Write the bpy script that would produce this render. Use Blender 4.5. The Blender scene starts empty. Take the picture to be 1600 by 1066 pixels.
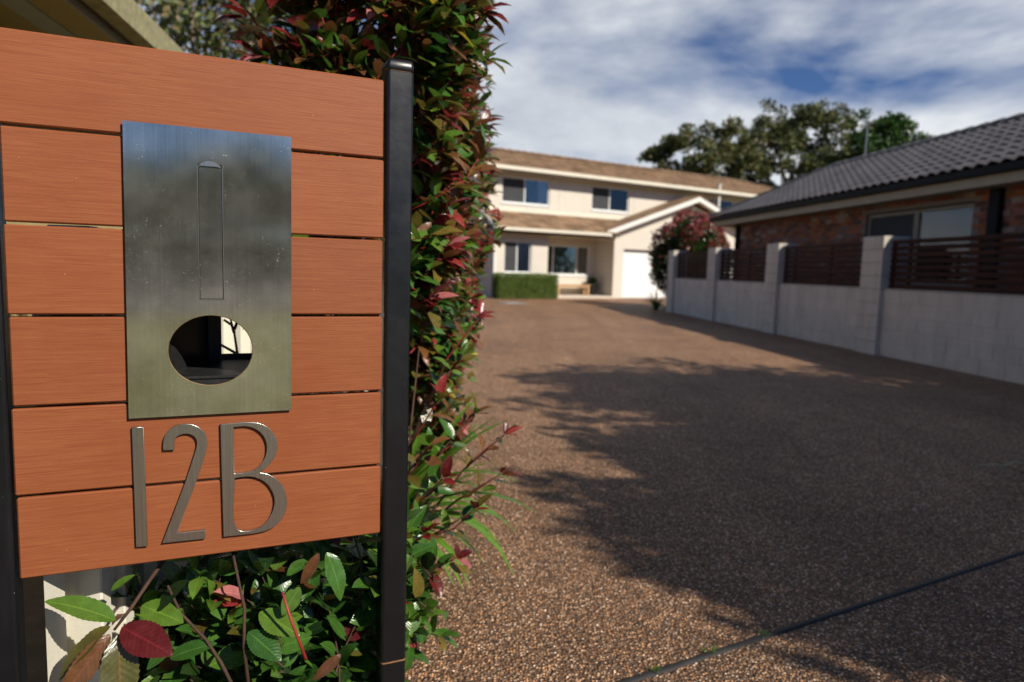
import bpy, math, random
import numpy as np
from mathutils import Vector, Matrix, noise as mnoise
from mathutils.geometry import tessellate_polygon
R = math.radians
rnd = random.Random(7)
scene = bpy.context.scene
col = scene.collection

# ------------------------------------------------------------------ camera, sky, sun
CAMH = 1.15
PITCH, ROLL, FPX = R(6.0), R(1.7), 1080.0
cam_f = Vector((0, math.cos(PITCH), -math.sin(PITCH)))
_up0 = Vector((0, math.sin(PITCH), math.cos(PITCH)))
_r0 = Vector((1, 0, 0))
cam_u = _up0 * math.cos(ROLL) - _r0 * math.sin(ROLL)
cam_r = _r0 * math.cos(ROLL) + _up0 * math.sin(ROLL)
cd = bpy.data.cameras.new('camera')
camo = bpy.data.objects.new('camera', cd)
col.objects.link(camo)
camo.matrix_world = Matrix(((cam_r.x, cam_u.x, -cam_f.x, 0), (cam_r.y, cam_u.y, -cam_f.y, 0),
                            (cam_r.z, cam_u.z, -cam_f.z, CAMH), (0, 0, 0, 1)))
cd.sensor_width = 36.0
cd.lens = FPX / 1600 * 36
cd.clip_start = 0.05
cd.clip_end = 2000
cd.dof.use_dof = True
cd.dof.focus_distance = 1.13
cd.dof.aperture_fstop = 3.5
cd.dof.aperture_blades = 7
scene.camera = camo

SUN_AZ, SUN_EL = R(128), R(36.8)
sun_dir = Vector((math.sin(SUN_AZ) * math.cos(SUN_EL), math.cos(SUN_AZ) * math.cos(SUN_EL), math.sin(SUN_EL)))
sl = bpy.data.lights.new('sun', 'SUN')
sl.energy = 5.0
sl.angle = R(0.5)
sl.color = (1.0, 0.925, 0.81)
so = bpy.data.objects.new('sun', sl)
so.rotation_euler = sun_dir.to_track_quat('Z', 'Y').to_euler()
so.location = sun_dir * 60
col.objects.link(so)

world = bpy.data.worlds.new('World')
scene.world = world
world.use_nodes = True
wt = world.node_tree
wn, wl = wt.nodes, wt.links
wn.clear()
def wnode(t, **kw):
    n = wn.new(t)
    for k, v in kw.items():
        setattr(n, k, v)
    return n
wout = wnode('ShaderNodeOutputWorld')
wbg = wnode('ShaderNodeBackground')
wbg.inputs['Strength'].default_value = 0.05
sky = wnode('ShaderNodeTexSky', sky_type='NISHITA')
sky.sun_disc = False
sky.sun_elevation = SUN_EL
sky.sun_rotation = SUN_AZ
sky.altitude = 1200
sky.air_density = 1.0
sky.dust_density = 0.3
sky.ozone_density = 2.5
tc = wnode('ShaderNodeTexCoord')
sep = wnode('ShaderNodeSeparateXYZ')
wl.new(tc.outputs['Generated'], sep.inputs[0])
def wmath(op, a, b=None, clamp=False):
    n = wnode('ShaderNodeMath', operation=op, use_clamp=clamp)
    for i, v in enumerate((a, b)):
        if v is None: continue
        if isinstance(v, (int, float)): n.inputs[i].default_value = v
        else: wl.new(v, n.inputs[i])
    return n.outputs[0]
zz = wmath('ADD', wmath('MAXIMUM', sep.outputs[2], 0.0), 0.10)
px = wmath('DIVIDE', sep.outputs[0], zz)
py = wmath('DIVIDE', sep.outputs[1], zz)
cmb = wnode('ShaderNodeCombineXYZ')
wl.new(px, cmb.inputs[0]); wl.new(py, cmb.inputs[1])
mp = wnode('ShaderNodeMapping')
mp.inputs['Location'].default_value = (18.21, -12.14, 10.23)
mp.inputs['Rotation'].default_value = (0, R(-12), R(-27))
mp.inputs['Scale'].default_value = (2.0, 2.0, 4.6)
wl.new(tc.outputs['Generated'], mp.inputs[0])
n1 = wnode('ShaderNodeTexNoise'); n1.inputs['Scale'].default_value = 1.0
n1.inputs['Detail'].default_value = 8; n1.inputs['Roughness'].default_value = 0.52; n1.inputs['Distortion'].default_value = 0.35
wl.new(mp.outputs[0], n1.inputs['Vector'])
cr = wnode('ShaderNodeValToRGB')
cr.color_ramp.elements[0].position = 0.405; cr.color_ramp.elements[0].color = (0.02, 0.02, 0.02, 1)
cr.color_ramp.elements[1].position = 0.58; cr.color_ramp.elements[1].color = (1, 1, 1, 1)
bank = wmath('MULTIPLY', wmath('SUBTRACT', 0.80, wmath('ADD', wmath('MULTIPLY', sep.outputs[1], 1.0), wmath('MULTIPLY', sep.outputs[0], 0.15)), clamp=True), 0.26)
wl.new(wmath('SUBTRACT', n1.outputs[0], bank), cr.inputs[0])
n2 = wnode('ShaderNodeTexNoise'); n2.inputs['Scale'].default_value = 1.7
n2.inputs['Detail'].default_value = 7; n2.inputs['Roughness'].default_value = 0.6
wl.new(mp.outputs[0], n2.inputs['Vector'])
cr2 = wnode('ShaderNodeValToRGB')
cr2.color_ramp.elements[0].position = 0.3; cr2.color_ramp.elements[0].color = (8.2, 9.1, 10.6, 1)
cr2.color_ramp.elements[1].position = 0.66; cr2.color_ramp.elements[1].color = (15.5, 16.0, 16.6, 1)
wl.new(n2.outputs[0], cr2.inputs[0])
skm = wnode('ShaderNodeMix', data_type='RGBA', blend_type='MULTIPLY')
skm.inputs[0].default_value = 1.0
wl.new(sky.outputs[0], skm.inputs[6]); skm.inputs[7].default_value = (0.62, 0.90, 1.34, 1)
wm = wnode('ShaderNodeMix', data_type='RGBA')
wl.new(cr.outputs[0], wm.inputs[0]); wl.new(skm.outputs[2], wm.inputs[6]); wl.new(cr2.outputs[0], wm.inputs[7])
wl.new(wm.outputs[2], wbg.inputs[0]); wl.new(wbg.outputs[0], wout.inputs[0])

scene.view_settings.view_transform = 'Standard'
scene.view_settings.look = 'None'
scene.view_settings.exposure = 0.16
scene.view_settings.gamma = 1.0
scene.view_settings.use_curve_mapping = False
scene.render.engine = 'CYCLES'
scene.cycles.use_denoising = True
scene.cycles.max_bounces = 7
scene.cycles.transparent_max_bounces = 12
scene.cycles.caustics_reflective = False
scene.cycles.caustics_refractive = False

# ------------------------------------------------------------------ materials
class NT:
    def __init__(s, name):
        s.m = bpy.data.materials.new(name); s.m.use_nodes = True
        s.t = s.m.node_tree; s.n = s.t.nodes; s.l = s.t.links
        s.b = s.n['Principled BSDF']; s.out = s.n['Material Output']
    def node(s, t, **kw):
        n = s.n.new(t)
        for k, v in kw.items(): setattr(n, k, v)
        return n
    def put(s, sock, v):
        if isinstance(v, (int, float)): sock.default_value = v
        elif isinstance(v, tuple): sock.default_value = v if len(v) == len(sock.default_value) else v + (1,)
        else: s.l.new(v, sock)
    def coord(s, scale=(1, 1, 1), rot=(0, 0, 0), loc=(0, 0, 0), out='Object'):
        t = s.node('ShaderNodeTexCoord'); m = s.node('ShaderNodeMapping')
        m.inputs['Scale'].default_value = scale; m.inputs['Rotation'].default_value = rot; m.inputs['Location'].default_value = loc
        s.l.new(t.outputs[out], m.inputs[0]); return m.outputs[0]
    def noise(s, vec, scale, detail=4, rough=0.55, dist=0.0):
        n = s.node('ShaderNodeTexNoise'); s.put(n.inputs['Scale'], scale); s.put(n.inputs['Detail'], detail)
        s.put(n.inputs['Roughness'], rough); s.put(n.inputs['Distortion'], dist)
        if vec is not None: s.l.new(vec, n.inputs['Vector'])
        return n.outputs[0]
    def ramp(s, f, stops):
        r = s.node('ShaderNodeValToRGB'); e = r.color_ramp.elements
        while len(e) < len(stops): e.new(0.5)
        for i, (p, c) in enumerate(stops):
            e[i].position = p; e[i].color = (c, c, c, 1) if isinstance(c, (int, float)) else c + (1,)
        s.l.new(f, r.inputs[0]); return r.outputs[0]
    def mix(s, f, a, b, mode='MIX'):
        n = s.node('ShaderNodeMix', data_type='RGBA', blend_type=mode)
        s.put(n.inputs[0], f); s.put(n.inputs[6], a); s.put(n.inputs[7], b); return n.outputs[2]
    def math(s, op, a, b=0.0, c=None):
        n = s.node('ShaderNodeMath', operation=op); s.put(n.inputs[0], a); s.put(n.inputs[1], b)
        if c is not None: s.put(n.inputs[2], c)
        return n.outputs[0]
    def bump(s, h, strength=0.3, dist=0.01, prev=None):
        n = s.node('ShaderNodeBump'); n.inputs['Strength'].default_value = strength; n.inputs['Distance'].default_value = dist
        s.l.new(h, n.inputs['Height'])
        if prev is not None: s.l.new(prev, n.inputs['Normal'])
        s.l.new(n.outputs[0], s.b.inputs['Normal']); return n.outputs[0]
    def set(s, color=None, rough=None, metal=None, spec=None, coat=None):
        if color is not None: s.put(s.b.inputs['Base Color'], color)
        if rough is not None: s.put(s.b.inputs['Roughness'], rough)
        if metal is not None: s.put(s.b.inputs['Metallic'], metal)
        if spec is not None: s.put(s.b.inputs['Specular IOR Level'], spec)
        if coat is not None: s.put(s.b.inputs['Coat Weight'], coat)
        return s.m

def scl(c, k): return tuple(x * k for x in c)
def simple(name, c, rough=0.6, var=0.12, scale=3.0, bump=0.0, bscale=60, metal=0.0, spec=0.4, objvar=0.0):
    t = NT(name); v = t.coord()
    f = t.noise(v, scale, 5, 0.6)
    k = t.ramp(f, [(0.3, scl(c, 1 - var)), (0.7, scl(c, 1 + var))])
    if objvar:
        oi = t.node('ShaderNodeObjectInfo')
        g = t.ramp(oi.outputs['Random'], [(0.0, 1 - objvar), (1.0, 1 + objvar)])
        k = t.mix(1.0, k, g, 'MULTIPLY')
    if bump: t.bump(t.noise(v, bscale, 4, 0.6), bump, 0.004)
    return t.set(k, rough, metal, spec)

M = {}
# composite planks: fine long wood grain embossed in an even rust colour
t = NT('plank_rust')
v = t.coord((6.0, 6.0, 260.0))
g1 = t.noise(v, 1.6, 5, 0.65, 1.2)
g2 = t.noise(t.coord((14.0, 14.0, 420.0)), 1.0, 3, 0.6, 0.6)
big = t.noise(t.coord(), 5.0, 4, 0.6)
oi = t.node('ShaderNodeObjectInfo')
c0 = t.ramp(big, [(0.3, (0.265, 0.076, 0.023)), (0.72, (0.315, 0.102, 0.035))])
c1 = t.mix(t.ramp(g1, [(0.38, 1.0), (0.60, 0.0)]), c0, (0.238, 0.064, 0.021))
c1b = t.mix(t.math('MULTIPLY', t.ramp(g2, [(0.58, 0.0), (0.72, 1.0)]), 0.16), c1, (0.40, 0.17, 0.09))
pv = t.mix(1.0, c1b, t.ramp(oi.outputs['Random'], [(0, 0.91), (1, 1.07)]), 'MULTIPLY')
spk = t.noise(t.coord(), 170.0, 2, 0.5)
pv = t.mix(t.math('MULTIPLY', t.ramp(spk, [(0.76, 0.0), (0.79, 1.0)]), 0.7), pv, (0.62, 0.42, 0.30))
t.bump(t.math('ADD', t.math('MULTIPLY', g1, 0.8), t.math('MULTIPLY', g2, 0.5)), 0.30, 0.0014)
M['plank'] = t.set(pv, t.ramp(big, [(0.3, 0.5), (0.7, 0.62)]), 0, 0.35)
# black powder coat
t = NT('black_powder_coat')
v = t.coord()
d1 = t.noise(t.coord((60, 60, 5)), 1.0, 5, 0.6)
dust = t.ramp(t.noise(v, 240, 2, 0.5), [(0.74, 0.0), (0.77, 1.0)])
k = t.mix(t.math('MULTIPLY', t.ramp(d1, [(0.55, 0.0), (0.9, 1.0)]), 0.3), (0.0045, 0.005, 0.0065), (0.025, 0.03, 0.038))
k = t.mix(t.math('MULTIPLY', dust, 0.6), k, (0.25, 0.24, 0.22))
t.bump(t.noise(v, 90, 4, 0.5), 0.08, 0.002)
M['black'] = t.set(k, t.ramp(t.noise(v, 14, 5, 0.6), [(0.3, 0.26), (0.7, 0.42)]), 0, 0.5)
M['rust'] = simple('rust_seam', (0.30, 0.14, 0.06), 0.9, 0.3, 60)
# brushed stainless plate
t = NT('brushed_steel')
br = t.noise(t.coord((650.0, 650.0, 4.0)), 1.0, 4, 0.6)
v = t.coord()
big = t.noise(v, 9.0, 5, 0.65)
c = t.ramp(big, [(0.3, (0.46, 0.43, 0.365)), (0.7, (0.64, 0.60, 0.52))])
c = t.mix(1.0, c, t.ramp(br, [(0.3, 0.86), (0.7, 1.08)]), 'MULTIPLY')
sp = t.math('MULTIPLY', t.ramp(t.noise(v, 330, 3, 0.6), [(0.655, 0.0), (0.73, 0.9)]), t.ramp(t.noise(v, 16, 4, 0.6), [(0.47, 0.0), (0.62, 1.0)]))
sp2 = t.math('MULTIPLY', t.ramp(t.noise(t.coord((420, 420, 60)), 1.0, 3, 0.6), [(0.68, 0.0), (0.78, 0.6)]), t.ramp(t.noise(v, 7, 3, 0.6), [(0.5, 0.0), (0.66, 1.0)]))
rust = t.math('MAXIMUM', sp, sp2)
c = t.mix(t.math('MULTIPLY', rust, 0.7), c, (0.30, 0.19, 0.085))
mn = t.node('ShaderNodeBump'); mn.inputs['Strength'].default_value = 0.07; mn.inputs['Distance'].default_value = 0.0006
t.l.new(br, mn.inputs['Height']); t.l.new(mn.outputs[0], t.b.inputs['Normal'])
smr = t.noise(t.coord((9, 9, 16)), 1.0, 6, 0.7)
rg = t.math('ADD', t.ramp(smr, [(0.3, 0.045), (0.75, 0.11)]), t.math('MULTIPLY', rust, 0.4))
t.set(c, rg, t.math('SUBTRACT', t.ramp(big, [(0.3, 0.95), (0.75, 0.86)]), t.math('MULTIPLY', rust, 0.80)))
M['steel'] = t.m
t = NT('satin_steel')
br = t.noise(t.coord((500.0, 500.0, 6.0)), 1.0, 3, 0.6)
t.set(t.ramp(br, [(0.3, (0.42, 0.41, 0.38)), (0.7, (0.56, 0.55, 0.51))]), 0.3, 1.0)
M['satin'] = t.m
M['edge_steel'] = simple('tarnished_edge', (0.20, 0.14, 0.07), 0.6, 0.3, 90, metal=0.6)

def cream(name, c, var=0.05, rough=0.75):
    t = NT(name); v = t.coord()
    f = t.noise(v, 1.3, 6, 0.65)
    k = t.ramp(f, [(0.3, scl(c, 1 - var)), (0.7, scl(c, 1 + var * 0.5))])
    st = t.noise(t.coord((5, 5, 0.5)), 1.0, 5, 0.6)
    k = t.mix(t.math('MULTIPLY', t.ramp(st, [(0.55, 0.0), (0.8, 1.0)]), 0.25), k, scl(c, 0.72))
    t.bump(t.noise(v, 45, 4, 0.6), 0.25, 0.004)
    return t.set(k, rough, 0, 0.3)
M['render'] = cream('cream_render', (0.66, 0.605, 0.515))
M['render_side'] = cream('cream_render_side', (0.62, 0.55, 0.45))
M['white'] = simple('white_trim', (0.78, 0.76, 0.70), 0.45, 0.04)
M['creamtrim'] = simple('cream_fascia', (0.74, 0.69, 0.56), 0.45, 0.05)
M['frame'] = simple('white_window_frame', (0.78, 0.79, 0.78), 0.35, 0.03)
M['door'] = simple('garage_door_white', (0.82, 0.82, 0.80), 0.4, 0.03)
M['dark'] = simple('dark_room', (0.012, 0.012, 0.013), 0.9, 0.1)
M['screen'] = simple('insect_screen', (0.045, 0.046, 0.05), 0.8, 0.1)
M['curtain'] = simple('curtain', (0.82, 0.83, 0.83), 0.9, 0.1)
M['blind'] = simple('pale_blind', (0.78, 0.79, 0.79), 0.8, 0.04)
t = NT('window_glass')
gl = t.node('ShaderNodeBsdfGlossy'); gl.inputs['Roughness'].default_value = 0.02; gl.inputs['Color'].default_value = (0.85, 0.87, 0.88, 1)
tr = t.node('ShaderNodeBsdfTransparent'); tr.inputs['Color'].default_value = (0.9, 0.92, 0.93, 1)
fr = t.node('ShaderNodeFresnel'); fr.inputs['IOR'].default_value = 1.6
ms = t.node('ShaderNodeMixShader')
t.l.new(t.math('ADD', t.math('MULTIPLY', fr.outputs[0], 1.1), 0.015), ms.inputs[0])
t.l.new(tr.outputs[0], ms.inputs[1]); t.l.new(gl.outputs[0], ms.inputs[2]); t.l.new(ms.outputs[0], t.out.inputs[0])
M['glass'] = t.m

def tile_mat(name, c1, c2, rough=0.8, spec=0.3):
    t = NT(name); v = t.coord()
    oi = t.node('ShaderNodeObjectInfo'); ge = t.node('ShaderNodeNewGeometry')
    r = t.math('FRACT', t.math('ADD', oi.outputs['Random'], ge.outputs['Random Per Island']))
    tcg = t.node('ShaderNodeNewGeometry')
    f = t.noise(tcg.outputs['Position'], 1.6, 6, 0.7)
    f2 = t.math('ADD', t.math('MULTIPLY', f, 0.7), t.math('MULTIPLY', r, 0.3))
    k = t.ramp(f2, [(0.3, c1), (0.7, c2)])
    t.bump(t.noise(tcg.outputs['Position'], 60, 4, 0.6), 0.3, 0.004)
    return t.set(k, rough, 0, spec)
M['brown_tile'] = tile_mat('brown_roof_tile', (0.15, 0.092, 0.052), (0.36, 0.235, 0.14))
M['black_tile'] = tile_mat('charcoal_roof_tile', (0.052, 0.046, 0.048), (0.11, 0.096, 0.096), 0.42, 0.5)
M['gutter_black'] = simple('charcoal_gutter', (0.008, 0.009, 0.011), 0.6, 0.1, spec=0.15)
M['fascia_tan'] = simple('tan_fascia', (0.38, 0.32, 0.22), 0.5, 0.08)
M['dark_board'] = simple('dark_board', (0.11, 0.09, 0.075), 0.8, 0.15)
M['soffit'] = simple('soffit', (0.36, 0.32, 0.25), 0.7, 0.06)
def brickm(name, c):
    t = NT(name); v = t.node('ShaderNodeNewGeometry').outputs['Position']
    f = t.noise(v, 16, 6, 0.75); k = t.ramp(f, [(0.3, scl(c, 0.55)), (0.5, c), (0.75, scl(c, 1.35))])
    t.bump(f, 0.5, 0.006); return t.set(k, 0.85, 0, 0.2)
BR = [brickm('brick_%s' % n, c) for n, c in (('red', (0.27, 0.085, 0.045)), ('orange', (0.40, 0.145, 0.06)), ('brown', (0.16, 0.075, 0.05)),
      ('mauve', (0.23, 0.15, 0.13)), ('pale', (0.42, 0.30, 0.23)), ('rose', (0.33, 0.13, 0.09)))]
M['mortar'] = simple('mortar', (0.27, 0.22, 0.18), 0.95, 0.1, 8, 0.3, 90)
# painted block fence: pale grey, faint stains
t = NT('painted_block'); pos = t.node('ShaderNodeNewGeometry').outputs['Position']
f = t.noise(pos, 2.0, 6, 0.65); k = t.ramp(f, [(0.3, (0.60, 0.545, 0.45)), (0.7, (0.74, 0.68, 0.57))])
mm = t.node('ShaderNodeMapping'); mm.inputs['Scale'].default_value = (7, 7, 0.7); t.l.new(pos, mm.inputs[0])
st = t.noise(mm.outputs[0], 1.0, 6, 0.65)
k = t.mix(t.math('MULTIPLY', t.ramp(st, [(0.5, 0.0), (0.75, 1.0)]), 0.35), k, (0.27, 0.26, 0.22))
oi = t.node('ShaderNodeObjectInfo'); k = t.mix(1.0, k, t.ramp(oi.outputs['Random'], [(0, 0.975), (1, 1.02)]), 'MULTIPLY')
t.bump(t.noise(pos, 38, 6, 0.75), 0.6, 0.008)
M['block'] = t.set(k, 0.85, 0, 0.12)
t = NT('merbau_slat'); pos = t.coord((2.5, 60, 60))
f = t.noise(pos, 1.0, 5, 0.6); oi = t.node('ShaderNodeObjectInfo')
k = t.ramp(f, [(0.3, (0.022, 0.009, 0.005)), (0.7, (0.070, 0.025, 0.012))])
k = t.mix(1.0, k, t.ramp(oi.outputs['Random'], [(0, 0.75), (1, 1.25)]), 'MULTIPLY')
M['slat'] = t.set(k, 0.7, 0, 0.15)
M['wood'] = simple('light_timber', (0.50, 0.31, 0.16), 0.55, 0.15, 6)
M['pot'] = simple('black_pot', (0.015, 0.016, 0.02), 0.3, 0.1)
M['vase'] = simple('white_vase', (0.75, 0.75, 0.74), 0.3, 0.02)
M['blue'] = simple('blue_cloth', (0.015, 0.13, 0.34), 0.8, 0.15)
M['concrete'] = simple('pale_concrete', (0.36, 0.34, 0.31), 0.85, 0.12, 5, 0.3, 60)
M['tilefloor'] = simple('porch_tile', (0.60, 0.52, 0.42), 0.6, 0.08, 5)
M['greymetal'] = simple('grey_metal', (0.30, 0.31, 0.32), 0.45, 0.05, metal=0.5)
M['tank'] = simple('tank_grey', (0.42, 0.43, 0.44), 0.5, 0.05)
M['olive'] = simple('olive_soffit', (0.42, 0.33, 0.15), 0.7, 0.08, 4)
M['olivegutter'] = simple('weathered_gutter', (0.34, 0.31, 0.16), 0.55, 0.28, 22)
M['bluegrey'] = simple('grey_strip', (0.40, 0.42, 0.42), 0.6, 0.08)
M['sheet'] = cream('cream_sheet_fence', (0.70, 0.67, 0.56), 0.06, 0.42)
M['bark'] = simple('bark', (0.20, 0.16, 0.12), 0.95, 0.35, 5, 0.6, 20)
M['stem'] = simple('brown_stem', (0.055, 0.027, 0.015), 0.75, 0.4, 30, 0.3, 90)
M['stem_red'] = simple('red_stem', (0.30, 0.03, 0.025), 0.5, 0.25, 20)
M['strip'] = simple('joint_filler', (0.022, 0.020, 0.019), 0.7, 0.25, 30, 0.5, 70)
M['road'] = simple('asphalt', (0.04, 0.042, 0.050), 0.85, 0.15, 1.0, 0.3, 80)
M['grassgr'] = simple('lawn_ground', (0.13, 0.145, 0.03), 0.9, 0.3, 1.2)
M['soil'] = simple('garden_soil', (0.11, 0.085, 0.062), 0.95, 0.35, 9, 0.8, 45)
M['deadleaf'] = simple('dead_leaf', (0.42, 0.22, 0.11), 0.8, 0.2, 20)
M['slatgrey'] = simple('far_fence_paint', (0.30, 0.29, 0.26), 0.8, 0.1)

# exposed aggregate concrete
def aggregate(name, tint, dark, sc=108.0):
    t = NT(name); v = t.node('ShaderNodeNewGeometry').outputs['Position']
    wob = t.noise(v, 60, 2, 0.5)
    def vor(feature, scale, out):
        n = t.node('ShaderNodeTexVoronoi', feature=feature); n.inputs['Scale'].default_value = scale
        t.l.new(v, n.inputs['Vector']); return n.outputs[out]
    dist = vor('F1', sc, 'Distance'); cc = vor('F1', sc, 'Color')
    s = t.node('ShaderNodeSeparateColor'); t.l.new(cc, s.inputs[0])
    peb = t.ramp(s.outputs[0], [(0.0, (0.045, 0.032, 0.026)), (0.26, (0.12, 0.075, 0.052)), (0.44, (0.24, 0.145, 0.085)), (0.60, (0.40, 0.225, 0.11)),
                                (0.76, (0.46, 0.33, 0.21)), (0.90, (0.30, 0.28, 0.26)), (1.0, (0.74, 0.62, 0.50))])
    peb = t.mix(1.0, peb, t.ramp(s.outputs[1], [(0, 0.45), (1, 1.45)]), 'MULTIPLY')
    d2 = vor('F1', sc * 2.3, 'Distance'); c2 = vor('F1', sc * 2.3, 'Color')
    s2 = t.node('ShaderNodeSeparateColor'); t.l.new(c2, s2.inputs[0])
    fine = t.ramp(s2.outputs[0], [(0.0, (0.035, 0.028, 0.025)), (0.6, (0.13, 0.09, 0.065)), (1.0, (0.34, 0.25, 0.17))])
    k = t.mix(t.ramp(dist, [(0.40, 0.0), (0.52, 1.0)]), peb, t.mix(1.0, fine, (0.7, 0.7, 0.7), 'MULTIPLY'))
    big = t.noise(v, 0.55, 6, 0.6, 0.6); mid = t.noise(v, 3.5, 5, 0.65)
    k = t.mix(1.0, k, t.ramp(big, [(0.3, scl(tint, dark)), (0.7, tint)]), 'MULTIPLY')
    k = t.mix(1.0, k, t.ramp(mid, [(0.3, 0.84), (0.7, 1.12)]), 'MULTIPLY')
    tm_ = t.node('ShaderNodeMapping'); tm_.inputs['Scale'].default_value = (1.5, 0.10, 1); tm_.inputs['Rotation'].default_value = (0, 0, R(-6)); t.l.new(v, tm_.inputs[0])
    k = t.mix(1.0, k, t.ramp(t.noise(tm_.outputs[0], 1.0, 5, 0.6, 0.4), [(0.35, 0.80), (0.62, 1.06)]), 'MULTIPLY')
    k = t.mix(t.ramp(t.noise(v, 1.3, 4, 0.6, 1.0), [(0.70, 0.0), (0.78, 0.35)]), k, (0.07, 0.055, 0.045))
    h = t.math('SUBTRACT', 1.0, t.math('MULTIPLY', dist, 1.4))
    h = t.math('ADD', h, t.math('MULTIPLY', t.math('SUBTRACT', 1.0, d2), 0.35))
    t.bump(h, 0.95, 0.008)
    return t.set(k, t.ramp(s.outputs[2], [(0, 0.40), (1, 0.85)]), 0, 0.16)
M['agg'] = aggregate('exposed_aggregate', (2.25, 1.86, 1.58), 0.70)
M['agg_near'] = aggregate('exposed_aggregate_near', (1.95, 1.66, 1.44), 0.70)
M['agg_far'] = aggregate('exposed_aggregate_far', (2.0, 1.60, 1.28), 0.84)

def leafmat(name, c, c2, rough=0.26, trans=0.28, midc=None):
    t = NT(name)
    at = t.node('ShaderNodeAttribute', attribute_name='lf')
    s = t.node('ShaderNodeSeparateXYZ'); t.l.new(at.outputs['Vector'], s.inputs[0])
    ge = t.node('ShaderNodeNewGeometry'); oi = t.node('ShaderNodeObjectInfo')
    r = t.math('FRACT', t.math('ADD', oi.outputs['Random'], ge.outputs['Random Per Island']))
    k = t.ramp(r, [(0.0, c), (1.0, c2)])
    pn = t.noise(ge.outputs['Position'], 70, 4, 0.6)
    k = t.mix(1.0, k, t.ramp(pn, [(0.3, 0.82), (0.7, 1.12)]), 'MULTIPLY')
    ax = t.math('ABSOLUTE', s.outputs[1])
    mid = t.ramp(ax, [(0.0, 1.0), (0.09, 0.0)])
    vein = t.math('SINE', t.math('MULTIPLY', t.math('SUBTRACT', s.outputs[0], t.math('MULTIPLY', ax, 0.18)), 75.0))
    k = t.mix(t.math('MULTIPLY', t.math('MULTIPLY', t.ramp(vein, [(0.80, 0.0), (1.0, 1.0)]), 0.10), 1.0), k, scl(c2, 1.5))
    k = t.mix(t.math('MULTIPLY', mid, 0.5), k, midc or scl(c2, 1.9))
    t.bump(t.math('ADD', t.math('MULTIPLY', vein, 0.25), pn), 0.25, 0.0015)
    t.set(k, t.ramp(pn, [(0.3, rough * 0.75), (0.7, rough * 1.3)]), 0, 0.6)
    tl = t.node('ShaderNodeBsdfTranslucent'); t.l.new(k, tl.inputs[0])
    ms = t.node('ShaderNodeMixShader'); ms.inputs[0].default_value = trans
    t.l.new(t.b.outputs[0], ms.inputs[1]); t.l.new(tl.outputs[0], ms.inputs[2]); t.l.new(ms.outputs[0], t.out.inputs[0])
    return t.m
LM = dict(
    green=leafmat('leaf_green', (0.028, 0.090, 0.014), (0.075, 0.180, 0.028)),
    lime=leafmat('leaf_lime', (0.065, 0.15, 0.016), (0.13, 0.23, 0.03), trans=0.3),
    olive=leafmat('leaf_olive', (0.085, 0.085, 0.016), (0.19, 0.14, 0.026), midc=(0.3, 0.12, 0.04)),
    bronze=leafmat('leaf_bronze', (0.11, 0.046, 0.018), (0.20, 0.09, 0.032), midc=(0.35, 0.07, 0.04)),
    maroon=leafmat('leaf_maroon', (0.085, 0.010, 0.010), (0.17, 0.020, 0.018), midc=(0.30, 0.03, 0.03)),
    red=leafmat('leaf_red', (0.20, 0.018, 0.020), (0.36, 0.055, 0.045), trans=0.3, midc=(0.5, 0.06, 0.06)),
    dark=leafmat('leaf_dark', (0.012, 0.034, 0.010), (0.028, 0.060, 0.014)),
    gum=leafmat('leaf_gum', (0.080, 0.105, 0.028), (0.15, 0.175, 0.048), rough=0.6, trans=0.15),
    gumb=leafmat('leaf_gum_brown', (0.12, 0.088, 0.032), (0.20, 0.15, 0.048), rough=0.6, trans=0.15),
    hedge=leafmat('leaf_hedge', (0.10, 0.17, 0.018), (0.17, 0.26, 0.035), rough=0.5, trans=0.3),
    strap=leafmat('leaf_strap', (0.060, 0.16, 0.014), (0.14, 0.29, 0.030), rough=0.35, trans=0.3),
    yellow=leafmat('leaf_yellow', (0.50, 0.38, 0.03), (0.62, 0.48, 0.06)),
    pink=leafmat('leaf_pink', (0.42, 0.12, 0.12), (0.58, 0.20, 0.19), trans=0.3),
)

# ------------------------------------------------------------------ mesh helpers
def props(o, label=None, cat=None, group=None, kind=None):
    if label: o['label'] = label
    if cat: o['category'] = cat
    if group: o['group'] = group
    if kind: o['kind'] = kind
    return o

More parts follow.
